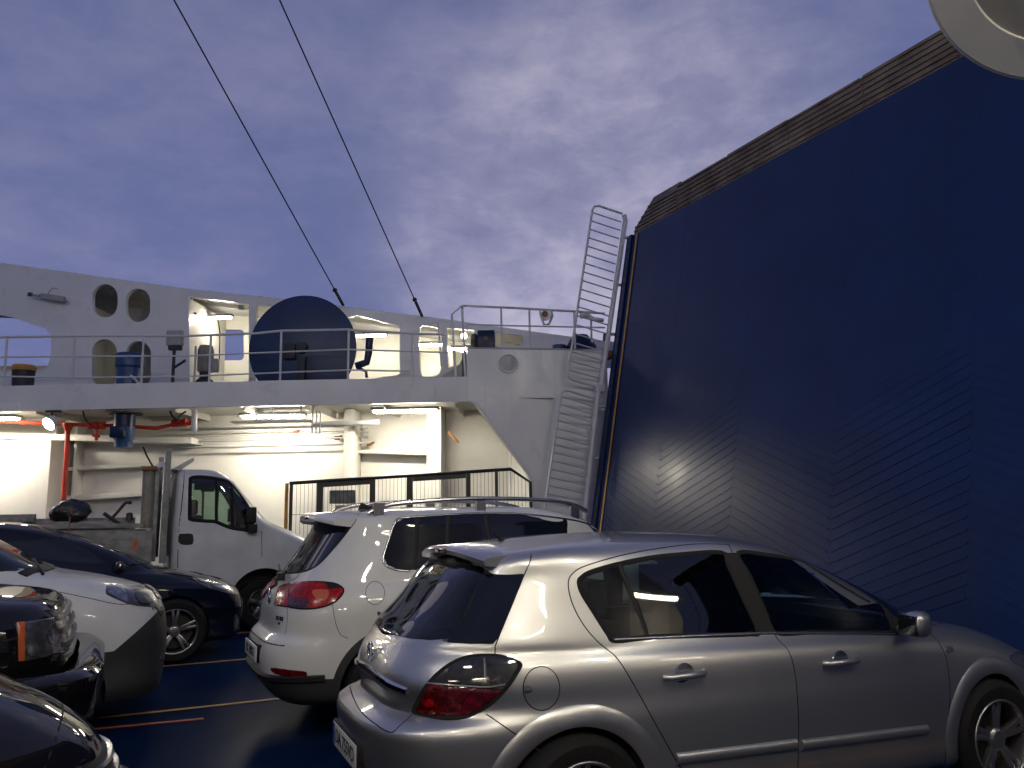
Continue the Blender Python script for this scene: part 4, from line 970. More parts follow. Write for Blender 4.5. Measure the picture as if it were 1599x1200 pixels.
# the cabin void: greenhouse loft sunk below the belt by a box
cuts.append(cabin); cuts.append(mb_mesh(fl))
def side_cut(pts, d=0.004):
    Q = []; ref, _ = A.hit(tuple(np.array(pts).mean(0)), 'px')
    for p in pts:
        h, _ = A.hit(tuple(p), 'px', ref); ref = h; Q.append((round(h.x, 3), round(h.z, 3)))
    return mb_mesh(MB().prism([(a, -1.2, b) for a, b in Q], (0, 2.4, 0)))
cuts.append(side_cut(rg_side)); cuts.append(side_cut(fg_side))
# rear window opening (symmetric)
rw = [(-.56, 1.045), (-.46, 1.03), (.46, 1.03), (.56, 1.045), (.47, 1.335), (.4, 1.35), (-.4, 1.35), (-.47, 1.335)]
cuts.append(mb_mesh(MB().prism([(-.3, a, b) for a, b in rw], (1.3, 0, 0))))
ws = [(-.66, 1.0), (.66, 1.0), (.50, 1.335), (-.50, 1.335)]
cuts.append(mb_mesh(MB().prism([(2.0, a, b) for a, b in ws], (2.0, 0, 0))))
def inner(c, n):
    if abs(c.y) < .845 and .46 < c.x < 3.0 and .44 < c.z < 1.40:
        h = A.bvh.find_nearest(c)
        return h[3] is not None and h[3] > 0.006
    return c.z > 1.0 and abs(c.y) < .6 and A.bvh.find_nearest(c)[3] > 0.006
A.arches([(.76, .33), (3.374, .33)], .345, None, [MT['silver'], MT['plastic'], MT['interior']], extra=cuts, dark_box=inner)
g = A.panel('door_window', rear_door_glass, 'px', MT['clear'], off=.001, rim=.004, mirror=True)
A.strip('window_seal', rear_door_glass, 'px', MT['gap'], .026, .003, mirror=True, closed=True, sub=4)
g = A.panel('door_window', front_glass, 'px', MT['clear'], off=.001, rim=.004, mirror=True)
A.strip('window_seal', front_glass, 'px', MT['gap'], .026, .003, mirror=True, closed=True, sub=4)
half = []; ref = A.hit(z1([(830, 500)])[0], 'px')[0]
for p in z1([(828,245),(955,292),(930,360),(880,482),(835,590),(812,618),(700,618)]):
    h, _ = A.hit(p, 'px', ref); half.append((min(h.y, -.12), h.z))
zt = half[0][1]; outline = [(0, 1.376)]+[(-.2, 1.372)]+half[1:]+[(0, 1.006)]
outline = outline+[(-a_, b_) for a_, b_ in outline[1:-1][::-1]]
A.panel('rear_window', outline, 'rear', MT['clear'], off=.009, rim=.004, grid=40, smooth=False)
A.panel('rear_window_border', outline, 'rear', MT['gap'], off=.0045, rim=.003, grid=40, smooth=False, hole=[(a_*.97, b_) for a_, b_ in inset_poly(rw, .004)])
A.panel('windscreen', [(-.69, .99), (0, .985), (.69, .99), (.52, 1.34), (0, 1.375), (-.52, 1.34)], 'front', MT['clear'], off=.006, rim=.004, grid=30, smooth=False)
# pillar between the doors, quarter divider
A.panel('pillar_trim', z2([(838,192),(905,192),(960,300),(1080,560),(1002,562),(930,400),(862,245)]), 'px', MT['plastic'], off=.004, smooth=False, mirror=True)
A.strip('window_divider', z2([(352,246),(400,360),(450,480),(480,575)]), 'px', MT['plastic'], .028, .006, mirror=True)
A.panel('mirror_triangle', z3([(530,395),(600,452),(640,575),(578,568),(556,480)]), 'px', MT['plastic'], off=.004, smooth=False, mirror=True)
# chrome belt strip and body mouldings
A.strip('belt_moulding', z2([(325,598),(500,590),(750,579),(1083,566)]), 'px', MT['dull_chrome'], .016, .006, mirror=True)
A.strip('belt_moulding', z3([(36,569),(200,568),(400,569),(600,573)]), 'px', MT['dull_chrome'], .016, .006, mirror=True)
A.strip('side_moulding', z2([(620,1158),(800,1136),(1000,1112),(1182,1088)]), 'px', MT['silver'], .055, .014, mirror=True)
A.strip('side_moulding', z3([(155,1092),(400,1062),(600,1036),(745,1020)]), 'px', MT['silver'], .052, .014, mirror=True)
# shut lines
for nm, p in (('door_gap', z2([(866,152),(700,150),(500,176),(350,206),(200,250),(140,282),(114,330),(130,420),(180,520),(250,605),(340,682),(410,790),(480,915),(560,1060),(640,1200),(700,1290)])),
              ('door_gap', z2([(866,152),(880,185),(990,400),(1075,555),(1092,592),(1150,660),(1180,790),(1193,1000),(1188,1200),(1180,1330)])),
              ('door_gap', z3([(0,162),(150,190),(300,248),(450,338),(600,430),(700,492),(742,538),(755,565),(800,612),(835,690),(850,800),(850,900),(838,1040),(828,1180)])),
              ('tailgate_gap', z1([(990,200),(985,230),(955,300),(900,435),(828,610),(822,640),(820,665)])),
              ('tailgate_gap', z1([(130,758),(150,850),(190,930),(250,985),(330,1032),(380,995),(432,948)])),
              ('bumper_gap', z1([(778,945),(880,1015),(1000,1100),(1045,1132)])),
              ('bonnet_gap', z3([(745,540),(820,520),(900,530),(1010,560),(1100,592)]))):
    A.strip(nm, p, 'px', MT['gap'], .0055, .0012, mirror=(nm != 'tailgate_gap' or p[0][1] < 900), sub=8)
# wheel arch lips
for x in (.76, 3.374):
    A.strip('arch_lip', [(x+.385*math.cos(rad(a)), .33+.385*math.sin(rad(a))) for a in range(-18, 200, 12)], 'side', MT['silver'], .095, .011, mirror=True, sub=3)
# tail lamp: housing, clear upper lens, red lower lens, bright divider
tl = z1([(438,942),(445,895),(490,815),(555,745),(635,692),(720,668),(830,666),(900,685),(948,712),(932,755),(880,830),(800,908),(700,962),(600,975),(510,962)])
t = A.panel('tail_lamp', tl, 'px', MT['gap'], off=.006, rim=.02, grid=30); tl_o = A.last[0]
tin = z1([(462,935),(470,895),(508,825),(568,760),(642,708),(722,685),(830,682),(895,698),(925,718),(908,755),(862,822),(788,890),(695,945),(600,957),(520,948)])
def clip_y(P, f):
    P = [np.array(p) for p in crom(P, 3, True)]; out = []
    for i in range(len(P)):
        a, b = P[i-1], P[i]; fa, fb = f(a), f(b)
        if fa*fb < 0: out.append(a+(b-a)*fa/(fa-fb))
        if fb >= 0: out.append(b)
    return out
cutf = lambda p: (p[1]-(800+800/3))-((p[0]-(500+500/3))*(12/130))
up_ = clip_y(tin, lambda p: -cutf(p)); lo_ = clip_y(tin, cutf)
u1 = A.panel('clear_lens', up_, 'px', MT['smoke'], off=.012, rim=.0, smooth=False, parent=tl_o, grid=30)
u2 = A.panel('red_lens', lo_, 'px', MT['dark_red'], off=.012, rim=.0, smooth=False, parent=tl_o, grid=30)
u3 = A.strip('lens_divider', z1([(505,800),(600,808),(700,815),(790,818),(868,805)]), 'px', MT['dull_chrome'], .010, .014, parent=tl_o)
u4 = A.strip('lens_divider', z1([(770,690),(775,740),(772,800)]), 'px', MT['head_dark'], .016, .014, parent=tl_o)
A.panel('bulb_cover', z1([(500,880),(520,868),(540,880),(536,905),(515,910),(500,900)]), 'px', MT['red_lens'], off=.015, rim=.001, parent=tl_o)
# mirrored lamp on the far side
o2 = A.mirror(tl_o); 
for ch in [c for c in (u1, u2, u3)]: A.mirror(ch, o2)
# fuel flap with its finger recess
cx, cy = 1038, 826
A.panel('fuel_flap', z1([(cx+84*math.cos(rad(a)), cy+101*math.sin(rad(a))) for a in range(0, 360, 15)]), 'px', MT['silver'], off=.002, rim=.004)
A.strip('flap_gap', z1([(cx+85*math.cos(rad(a)), cy+102*math.sin(rad(a))) for a in range(0, 360, 15)]), 'px', MT['gap'], .006, .0022, closed=True, sub=4)
A.panel('flap_recess', z1([(958,812),(985,815),(998,830),(985,845),(962,850),(955,832)]), 'px', MT['dull_chrome'], off=.004, rim=.004)
# chrome strip with number light, badge, plate
A.strip('tailgate_trim', [(-.46, .815), (-.38, .825), (-.2, .840), (0, .846), (.2, .840), (.38, .825), (.46, .815)], 'rear', MT['chrome'], .034, .014)
bd = MB(); c = A.hit((0, .925), 'rear')[0]
bd.tube([(c.x-.014, .047*math.cos(rad(a)), .925+.047*math.sin(rad(a))) for a in range(0, 360, 15)], .006, 8, closed=True)
bd.tube([(c.x-.014, .065, .94), (c.x-.016, .0, .938), (c.x-.016, 0, .912), (c.x-.014, -.065, .910)], .006, 8)
bd.build('badge', MT['chrome'], A.root)
pc = A.hit((0, .50), 'rear')[0]
pl = MB().box((pc.x-.022, -.26, .445), (pc.x-.012, .26, .555)).build('number_plate', MT['plate'], A.root, bevel=.003)
MB().box((pc.x-.018, -.272, .435), (pc.x+.05, .272, .565)).build('plate_holder', MT['plastic'], A.root, bevel=.004)
MB().box((pc.x-.0235, .215, .447), (pc.x-.0205, .258, .553)).build('plate_band', MT['plate_blue'], pl)
me = text_mesh('DA 755VD', .092, .001)
me.transform(Matrix(((0, 0, -1, pc.x-.0235), (-1, 0, 0, -.02), (0, 1, 0, .50), (0, 0, 0, 1)))); link('plate_text', me, MT['ink'], pl, smooth=False)
# roof spoiler with the high brake lamp
sp = MB(); n = 24; prof = []
for i in range(n+1):
    y = -.50+1.0*i/n; k = 1-(abs(y)/.50)**4
    bx = .395+.05*(abs(y)/.5)**2.5; fx = .66
    ztop = 1.392+.045*(1-(y/.52)**2)*1.0; 
    prof.append([(bx, y, ztop-.040), (bx-.004, y, ztop-.018), (bx+.01, y, ztop-.002), (fx, y, ztop+.012-.0), (fx, y, ztop-.03), (bx+.11, y, ztop-.055)])
vs = [p for r_ in prof for p in r_]; fs = []
for i in range(n):
    for k in range(6): fs.append((i*6+k, i*6+(k+1) % 6, (i+1)*6+(k+1) % 6, (i+1)*6+k))
fs += [tuple(range(6)), tuple(n*6+k for k in range(6))]
sp.add(vs, fs); sp.build('roof_spoiler', MT['silver'], A.root, angle=50)
MB().box((.387, -.085, 1.400), (.42, .085, 1.424)).build('brake_lamp', MT['dark_red'], A.root, bevel=.004)
an = MB(); an.lathe([(.028, 0), (.024, .012), (.012, .02), (.0001, .022)], (.74, 0, 1.44), (0, 0, 1), 20)
an.tube([(.74, 0, 1.45), (.69, 0, 1.50)], .009, 8, r2=.004); an.build('antenna', MT['rubber'], A.root)
wp = MB().tube([(.10, .0, 1.025), (.13, .16, 1.045), (.17, .42, 1.06)], .010, 8); wp.build('rear_wiper', MT['plastic'], A.root)
# door handles: cup and grip
for (x0, z0) in ((1.30, .845), (2.245, .83)):
    for sg, in ((-1,), (1,)):
        h = A.bvh.ray_cast(Vector((x0, sg*5, z0)), Vector((0, -sg, 0)))[0]
        yb = h.y
        gmb = MB().tube([(x0-.115, yb+sg*.006, z0), (x0-.09, yb+sg*.034, z0), (x0, yb+sg*.042, z0+.002), (x0+.085, yb+sg*.036, z0+.004), (x0+.11, yb+sg*.006, z0+.004)], .0155, 12)
        gmb.build('door_handle', MT['silver'], A.root)
        cup = MB().lathe([(.0001, .004), (.04, .003), (.052, .0015), (.054, -.002)], (x0+.005, yb, z0), (0, sg, 0), 24)
        cup.build('handle_cup', MT['dull_chrome'], A.root)
# door mirrors
for sg in (-1, 1):
    y0 = sg*.80
    o = MB(); secs = []
    for i, (yy, sx, sz, xx, z_) in enumerate([(.79, .03, .022, 2.80, .985), (.83, .035, .03, 2.80, .995), (.87, .075, .072, 2.80, 1.03), (.94, .085, .085, 2.795, 1.035), (1.0, .075, .078, 2.78, 1.035), (1.025, .045, .05, 2.77, 1.035), (1.03, .01, .012, 2.765, 1.035)]):
        secs.append([(xx+sx*math.copysign(abs(math.cos(t_))**.7, math.cos(t_)), sg*yy, z_+sz*math.copysign(abs(math.sin(t_))**.7, math.sin(t_))) for t_ in [2*math.pi*k/20 for k in range(20)]])
    vs = [p for s_ in secs for p in s_]; fs = []
    for i in range(len(secs)-1):
        for k in range(20): fs.append((i*20+k, i*20+(k+1) % 20, (i+1)*20+(k+1) % 20, (i+1)*20+k))
    fs += [tuple(range(20)), tuple((len(secs)-1)*20+k for k in range(20))]
    mo = MB().add([(2.80+(p[0]-2.80)*.82-.05, sg*.79+(p[1]-sg*.79)*.82, .985+(p[2]-.985)*.82-.035) for p in vs], fs).build('door_mirror', MT['silver'], A.root, angle=60)
    MB().prism([(2.672, sg*yy, z_) for yy, z_ in ((.85, .935), (.965, .935), (.97, 1.035), (.86, 1.04))], (.016, 0, 0)).build('mirror_glass', MT['glass'], mo, bevel=.004)
# indicator, seats
A.panel('side_repeater', z3([(830,628),(860,632),(862,655),(838,658)]), 'px', MT['head_in'], off=.006, mirror=True)
for x, y, hx in ((1.05, -.38, 0), (1.05, .38, 0), (1.05, 0, 0), (1.95, -.37, 0), (1.95, .37, 0)):
    st = MB().box((x-.06, y-.23, .5), (x+.09, y+.23, 1.06)); st.box((x-.05, y-.12, 1.09), (x+.05, y+.12, 1.26)); st.box((x-.01, y-.05, 1.0), (x+.01, y+.05, 1.12))
    st.box((x+.05, y-.24, .46), (x+.5, y+.24, .62))
    st.build('seat', MT['interior'], A.root, bevel=.03)
MB().box((2.55, -.62, .8), (2.95, .62, .985)).build('dashboard', MT['interior'], A.root, bevel=.03)
for x in (.76, 3.374):
    for sg in (-1, 1): make_wheel('wheel', A.root, (x, sg*.765, .318), sg, .318, .218, .205, MT['alloy'], 5 if x > 1 else 5, 'y')
# front lamps and grille, turned away from the picture
for sg in (-1, 1):
    A.panel('headlamp', [(sg*.42, .66), (sg*.62, .72), (sg*.78, .74), (sg*.76, .64), (sg*.6, .60), (sg*.44, .60)], 'front', MT['head_in'], off=.004)
A.panel('grille', [(-.36, .66), (.36, .66), (.30, .56), (-.30, .56)], 'front', MT['plastic'], off=.004, smooth=False)
# ------------------------------------------------------------------ white SUV beyond the silver car
def z7(pts): return zz(360, 740, 2.665, pts)
def z8(pts): return zz(360, 850, 4.617, pts)
rows = [
 dict(xr=.5, xf=4.0, w=.3, z=[(0, .27)]),
 dict(xr=.22, xf=4.25, w=.74, z=[(0, .27)], sub=2),
 dict(xr=.10, xf=4.34, w=.86, z=[(0, .31)], sub=3),
 dict(xr=.02, xf=4.40, w=.895, z=[(0, .44)], nr=4.4, nf=4),
 dict(xr=.0, xf=4.43, w=.905, z=[(0, .60)], nr=4.2, nf=4),
 dict(xr=.03, xf=4.42, w=.905, z=[(0, .70), (4.4, .68)], nr=4.2, nf=4, sub=3),
 dict(xr=.085, xf=4.38, w=.903, z=[(0, .76), (4.4, .74)], nr=4.4, nf=4),
 dict(xr=.10, xf=4.28, w=.895, z=[(0, .90), (2, .92), (4.3, .84)], nr=4.4, nf=3.8),
 dict(xr=.13, xf=4.14, w=.872, z=[(0, 1.0), (2, 1.02), (3.6, .98), (4.2, .90)], nr=4.4, nf=3.6),
 dict(xr=.20, xf=3.9, w=.835, z=[(0, 1.08), (2, 1.08), (3.3, 1.04), (3.9, .97)], nr=4.6, nf=3.6),
 dict(xr=.25, xf=3.40, w=.805, z=[(0, 1.12), (2, 1.115), (3.4, 1.08)], nr=4.8, nf=4.5),
 dict(xr=.34, xf=3.20, w=.77, z=[(0, 1.24), (2, 1.24), (3.2, 1.20)], nr=4.8, nf=4.5),
 dict(xr=.45, xf=2.96, w=.72, z=[(0, 1.40), (2, 1.41), (2.9, 1.36)], nr=4.8, nf=4.5),
 dict(xr=.53, xf=2.76, w=.675, z=[(.3, 1.52), (1, 1.555), (2, 1.575), (2.7, 1.51)], nr=5.5, nf=5),
 dict(xr=.58, xf=2.60, w=.60, z=[(.3, 1.565), (1, 1.61), (2, 1.625), (2.6, 1.57)], nr=7, nf=5),
 dict(xr=.70, xf=2.45, w=.42, z=[(.5, 1.60), (1, 1.64), (2, 1.65), (2.5, 1.60)], nr=6, nf=5),
 dict(xr=.80, xf=2.2, w=.02, z=[(.7, 1.635), (1.4, 1.66), (2.3, 1.625)]),
]
B = Car('suv_car', (1.03, 6.75, 0), rad(0.0), 'white compact SUV with roof rails and red tail lamps, beside the silver hatchback', 'car', rows)
B.w = .90
B.arches([(.86, .36), (3.464, .36)], .39, None, [MT['suv_two'], MT['plastic'], MT['interior']])
suv_rg = z7([(352,178),(430,183),(503,197),(498,222),(470,262),(400,345),(352,388),(290,410),(200,411),(145,392),(136,376),(175,328),(250,245),(330,188)])
B.panel('rear_window', suv_rg, 'px', MT['rear_glass'], off=.003, grid=34)
B.strip('window_seal', suv_rg, 'px', MT['gap'], .02, .004, closed=True, sub=4)
def sidez(pts): return z7(pts)
sg_all = sidez([(641,350),(660,282),(690,204),(722,187),(900,174),(1060,167),(1210,170),(1400,192),(1505,216),(1560,240),(1590,290),(1400,318),(1000,370),(740,402),(690,396),(652,378)])
B.panel('side_window', sg_all, 'px', MT['rear_glass'], off=.003, grid=40, mirror=True, smooth=False)
B.strip('window_trim', sidez([(1560,236),(1500,213),(1400,189),(1210,167),(1060,164),(900,171),(722,184),(688,201),(658,280),(637,350),(648,382),(690,400),(745,405)]), 'px', MT['dull_chrome'], .018, .006, mirror=True, sub=5)
for p in ([(780,177),(772,290),(765,400)], [(910,175),(905,290),(915,380)], [(1062,166),(1080,260),(1100,360)]):
    B.strip('window_divider', sidez(p), 'px', MT['plastic'], .05, .005, mirror=True)
B.strip('roof_gap', sidez([(530,135),(540,150),(520,200),(498,230)]), 'px', MT['gap'], .006, .0015, mirror=True)
B.strip('door_gap', sidez([(1040,100),(1050,130),(1062,165)]), 'px', MT['gap'], .006, .0015, mirror=True)
B.strip('door_gap', [(1.22, .40), (1.16, .62), (1.12, .85), (1.0, 1.10)], 'side', MT['gap'], .006, .0015, mirror=True)
B.strip('door_gap', [(2.05, .36), (2.05, .7), (2.05, 1.10)], 'side', MT['gap'], .006, .0015, mirror=True)
B.strip('door_gap', [(3.05, .40), (3.08, .7), (3.02, 1.03)], 'side', MT['gap'], .006, .0015, mirror=True)
tlp = z8([(330,440),(328,400),(348,322),(380,296),(480,277),(620,268),(740,276),(800,300),(824,335),(800,382),(740,432),(640,464),(520,472),(420,457)])
t = B.panel('tail_lamp', tlp, 'px', MT['gap'], off=.006, rim=.02); to = B.last[0]
tli = z8([(340,436),(338,402),(356,330),(386,305),(480,286),(600,279),(690,290),(716,330),(790,318),(812,340),(790,376),(735,424),(640,455),(520,463),(420,448)])
a1 = B.panel('red_lens', tli, 'px', MT['red_lens'], off=.011, rim=0, parent=to, grid=30)
a2 = B.panel('inner_lens', z8([(430,390),(540,385),(575,400),(560,430),(540,460),(440,450)]), 'px', MT['dark_red'], off=.014, rim=.001, parent=to)
a3 = B.strip('lens_divider', z8([(432,288),(430,370),(428,450)]), 'px', MT['gap'], .006, .014, parent=to)
a4 = B.panel('clear_lens', z8([(432,432),(560,440),(560,460),(434,452)]), 'px', MT['smoke'], off=.015, rim=.001, parent=to, smooth=False)
a5 = B.panel('amber_lens', z8([(600,340),(700,335),(712,375),(680,410),(620,395)]), 'px', MT['amber'], off=.0135, rim=.001, parent=to)
o2 = B.mirror(to); [B.mirror(x, o2) for x in (a1, a2, a3)]
B.strip('tailgate_gap', z8([(505,205),(480,240),(425,272)]), 'px', MT['gap'], .006, .0015, mirror=True)
B.strip('tailgate_gap', z8([(412,460),(412,540),(405,600),(395,650)]), 'px', MT['gap'], .004, .0012)
B.strip('bumper_gap', z8([(738,435),(750,520),(770,600),(800,655),(850,680)]), 'px', MT['gap'], .004, .0012, mirror=True)
B.strip('tailgate_gap', [(-.60, .69), (-.3, .69), (0, .69), (.3, .69), (.60, .69)], 'rear', MT['gap'], .008, .004)
B.strip('fuel_gap', z8([(1045+68*math.cos(rad(a)), 352+84*math.sin(rad(a))) for a in range(0, 360, 20)]), 'px', MT['gap'], .004, .0012, closed=True, sub=3)
B.panel('reflector', z8([(300,892),(420,905),(548,922),(530,965),(430,960),(320,930)]), 'px', MT['dark_red'], off=.005, mirror=True)
B.strip('bumper_lip', [(-.78, .475), (-.5, .46), (0, .45), (.5, .46), (.78, .475)], 'rear', MT['plastic'], .05, .02)
pc = B.hit((0, .85), 'rear')[0]
# plate in the tailgate recess
pc = B.hit((0, .60), 'rear')[0]
ph = B.panel('plate_holder', [(-.30, .66), (.30, .66), (.28, .53), (-.28, .53)], 'rear', MT['plastic'], off=.003, smooth=False)
pl = MB().box((pc.x-.022, -.26, .54), (pc.x-.010, .26, .65)).build('number_plate', MT['plate'], B.root, bevel=.003)
me = text_mesh('EK 240XT', .092, .001); me.transform(Matrix(((0, 0, -1, pc.x-.0235), (-1, 0, 0, 0), (0, 1, 0, .595), (0, 0, 0, 1)))); link('plate_text', me, MT['ink'], pl, smooth=False)
bd = MB(); c = B.hit((0, .98), 'rear')[0]
bd.tube([(c.x-.012, .062*math.cos(rad(a)), 0.98+.062*math.sin(rad(a))) for a in range(0, 360, 15)], .007, 8, closed=True)
bd.tube([(c.x-.012, .035, 1.025), (c.x-.014, .012, .935), (c.x-.014, 0, .98), (c.x-.014, -.012, .935), (c.x-.012, -.035, 1.025)], .006, 6)
bd.build('badge', MT['chrome'], B.root)
c = B.hit((-.43, .82), 'rear')
for s_, zz_, sz in (('2.0 TDI', .86, .042), ('4M', .825, .024)):
    h, nn = B.hit((-.43, zz_), 'rear'); me = text_mesh(s_, sz, .003)
    x = Vector((0, 0, 1)).cross(nn).normalized(); yv = nn.cross(x)
    me.transform(Matrix(((x.x, yv.x, nn.x, h.x+nn.x*.003), (x.y, yv.y, nn.y, h.y+nn.y*.003), (x.z, yv.z, nn.z, h.z+nn.z*.003), (0, 0, 0, 1))))
    link('model_lettering', me, MT['dark'], B.root, smooth=False)
# spoiler, rails, antenna
sp = MB(); n = 20; vs = []; fs = []
for i in range(n+1):
    y = -.56+1.12*i/n; bx = .37+.10*(abs(y)/.56)**2.5; zt = 1.565+.05*(1-(y/.6)**2)
    vs += [(bx, y, zt-.045), (bx-.004, y, zt-.02), (bx+.012, y, zt), (.74, y, zt+.022), (.74, y, zt-.03), (bx+.12, y, zt-.06)]
for i in range(n):
    for k in range(6): fs.append((i*6+k, i*6+(k+1) % 6, (i+1)*6+(k+1) % 6, (i+1)*6+k))
fs += [tuple(range(6)), tuple(n*6+k for k in range(6))]
sp.add(vs, fs).build('roof_spoiler', MT['white_car'], B.root, angle=50)
MB().box((.364, -.12, 1.572), (.39, .12, 1.592)).build('brake_lamp', MT['dark_red'], B.root, bevel=.004)
for sg in (-1, 1):
    pts = [(.72, 1.61), (.84, 1.66), (1.05, 1.69), (1.6, 1.715), (2.2, 1.70), (2.5, 1.66), (2.65, 1.60)]
    rl = MB().tube([(a, sg*(.60-.02*abs(a-1.5)), b) for a, b in [tuple(q) for q in crom(pts, 4)]], .019, 10)
    for a, b in ((.80, 1.60), (1.65, 1.61), (2.52, 1.56)): rl.box((a-.04, sg*.59-.018, b-.02), (a+.04, sg*.59+.018, b+.085))
    rl.build('roof_rail', MT['dull_chrome'], B.root)
MB().prism([(.80, -.012, 1.63), (.98, -.012, 1.635), (.88, -.012, 1.675), (.84, -.012, 1.70), (.825, -.012, 1.70)], (0, .024, 0)).build('antenna', MT['plastic'], B.root, bevel=.005)
wp = MB().tube([(.21, .02, 1.15), (.225, .2, 1.165), (.27, .5, 1.19)], .014, 8); wp.box((.17, -.04, 1.10), (.22, .06, 1.16)); wp.build('rear_wiper', MT['plastic'], B.root, bevel=.004)
for sg in (-1, 1):
    mo = MB().lathe([(.0001, -.11), (.06, -.10), (.085, -.05), (.09, .03), (.07, .09), (.0001, .11)], (2.95, sg*1.0, 1.14), (0, 1, 0), 20).build('door_mirror', MT['white_car'], B.root)
    for x0 in (1.45, 2.35): MB().tube([(x0-.11, sg*.905, .93), (x0-.07, sg*.935, .93), (x0+.07, sg*.935, .935), (x0+.11, sg*.905, .935)], .016, 10).build('door_handle', MT['white_car'], B.root)
    B.panel('headlamp', [(sg*.48, .80), (sg*.80, .90), (sg*.84, .80), (sg*.5, .72)], 'front', MT['head_in'], off=.004)
B.panel('windscreen', [(-.72, 1.14), (0, 1.12), (.72, 1.14), (.60, 1.50), (0, 1.53), (-.60, 1.50)], 'front', MT['rear_glass'], off=.003, smooth=False)
B.panel('grille', [(-.42, .80), (.42, .80), (.38, .70), (-.38, .70)], 'front', MT['plastic'], off=.004, smooth=False)
for x in (.86, 3.464):
    for sg in (-1, 1): make_wheel('wheel', B.root, (x, sg*.79, .352), sg, .352, .22, .22, MT['alloy'], 5)
# ------------------------------------------------------------------ the row of vehicles behind, all facing the bow
def z6(pts): return zz(0, 800, 3, pts)
def z5b(pts): return zz(0, 880, 6.667, pts)
def z6b(pts): return zz(0, 1000, 6, pts)
# --- white van with black bumper
rows = [
 dict(xr=.4, xf=3.7, w=.3, z=[(0, .22)]), dict(xr=.1, xf=3.98, w=.76, z=[(0, .22)], sub=2),
 dict(xr=.04, xf=4.08, w=.85, z=[(0, .28)], sub=3), dict(xr=.0, xf=4.12, w=.87, z=[(0, .5)], nf=3.6),
 dict(xr=.0, xf=4.12, w=.88, z=[(0, .70)], nf=3.4), dict(xr=.02, xf=4.09, w=.88, z=[(0, .86)], nf=3.2),
 dict(xr=.03, xf=4.02, w=.87, z=[(0, 1.0), (3, 1.0), (4, .98)], nf=3.0), dict(xr=.04, xf=3.88, w=.84, z=[(0, 1.08), (3, 1.08), (3.9, 1.04)], nf=3.0),
 dict(xr=.05, xf=3.60, w=.79, z=[(0, 1.14), (3, 1.15), (3.6, 1.12)], nf=3.4), dict(xr=.07, xf=3.22, w=.76, z=[(0, 1.18), (3.2, 1.20)], nf=4.5),
 dict(xr=.09, xf=2.93, w=.74, z=[(0, 1.36), (3, 1.36)], nr=7), dict(xr=.11, xf=2.58, w=.71, z=[(0, 1.56), (2.6, 1.56)], nr=7),
 dict(xr=.14, xf=2.22, w=.67, z=[(0, 1.72), (2.2, 1.72)], nr=7), dict(xr=.18, xf=2.05, w=.58, z=[(0, 1.79), (2, 1.78)], nr=7),
 dict(xr=.3, xf=1.9, w=.4, z=[(0, 1.82)]), dict(xr=.5, xf=1.7, w=.02, z=[(0, 1.835)])]
C = Car('white_van', (-3.65, 7.90, 0), 0, 'white van with unpainted black bumper and large headlamp, between two black cars', 'van', rows, sub=4, NH=70)
C.w = .87
def vtrim(c, n):
    return c.z < .60+max(0, (c.x-3.75))*.85 if c.x > 3.3 else c.z < .42
C.arches([(.72, .32), (3.32, .32)], .36, None, [MT['van_two'], MT['plastic'], MT['interior']])
hl = z6([(497,360),(508,342),(570,338),(620,346),(700,340),(748,368),(772,412),(778,436),(742,447),(660,441),(606,432),(545,408),(500,385)])
h = C.panel('headlamp', hl, 'px', MT['head_dark'], off=.006, rim=.02); ho = C.last[0]
x1 = C.panel('lamp_reflector', z6([(503,362),(512,350),(560,346),(580,370),(602,428),(560,408),(508,384)]), 'px', MT['head_in'], off=.011, rim=.0, parent=ho)
x2 = C.panel('lamp_bowl', z6([(640,372),(680,362),(715,380),(722,410),(700,430),(660,428),(638,405)]), 'px', MT['dark_alloy'], off=.011, rim=.0, parent=ho)
x3 = C.panel('lamp_reflector', z6([(680,345),(715,345),(748,372),(765,408),(735,400),(712,368)]), 'px', MT['head_in'], off=.012, rim=.0, parent=ho)
o2 = C.mirror(ho); [C.mirror(x, o2) for x in (x1, x2, x3)]
C.panel('windscreen', [(-.70, 1.22), (0, 1.20), (.70, 1.22), (.66, 1.5), (.58, 1.70), (0, 1.74), (-.58, 1.70), (-.66, 1.5)], 'front', MT['glass'], off=.008, grid=40, smooth=False)
C.panel('side_window', [(2.05, 1.22), (2.95, 1.22), (2.50, 1.55), (2.2, 1.66), (2.05, 1.68)], 'side', MT['glass'], off=.003, smooth=False, mirror=True)
C.panel('cowl', [(3.10, -.64), (3.22, -.4), (3.25, 0), (3.22, .4), (3.10, .64), (3.04, .62), (3.14, .3), (3.17, 0), (3.14, -.3), (3.04, -.62)], 'top', MT['plastic'], off=.012, smooth=False)
C.strip('wiper', [(3.20, -.55), (3.14, -.30), (3.08, .05)], 'top', MT['plastic'], .02, .02)
C.strip('bonnet_gap', [(3.10, -.74), (3.5, -.72), (3.8, -.62), (3.98, -.4), (4.02, 0), (3.98, .4), (3.8, .62), (3.5, .72), (3.10, .74)], 'top', MT['gap'], .006, .001)
C.panel('grille', [(-.45, .88), (.45, .88), (.40, .80), (-.40, .80)], 'front', MT['plastic'], off=.005, smooth=False)
C.panel('fog_lamp', z6([(745,682),(768,660),(780,678),(765,696)]), 'px', MT['head_in'], off=.004, mirror=True)
for x in (.72, 3.32):
    for sg in (-1, 1): make_wheel('wheel', C.root, (x, sg*.77, .31), sg, .31, .20, .19, MT['dark_alloy'], 6, 's')
for sg in (-1, 1): MB().lathe([(.0001, -.10), (.05, -.09), (.08, 0), (.05, .09), (.0001, .10)], (2.75, sg*.97, 1.24), (0, 1, 0), 16).build('door_mirror', MT['plastic'], C.root)

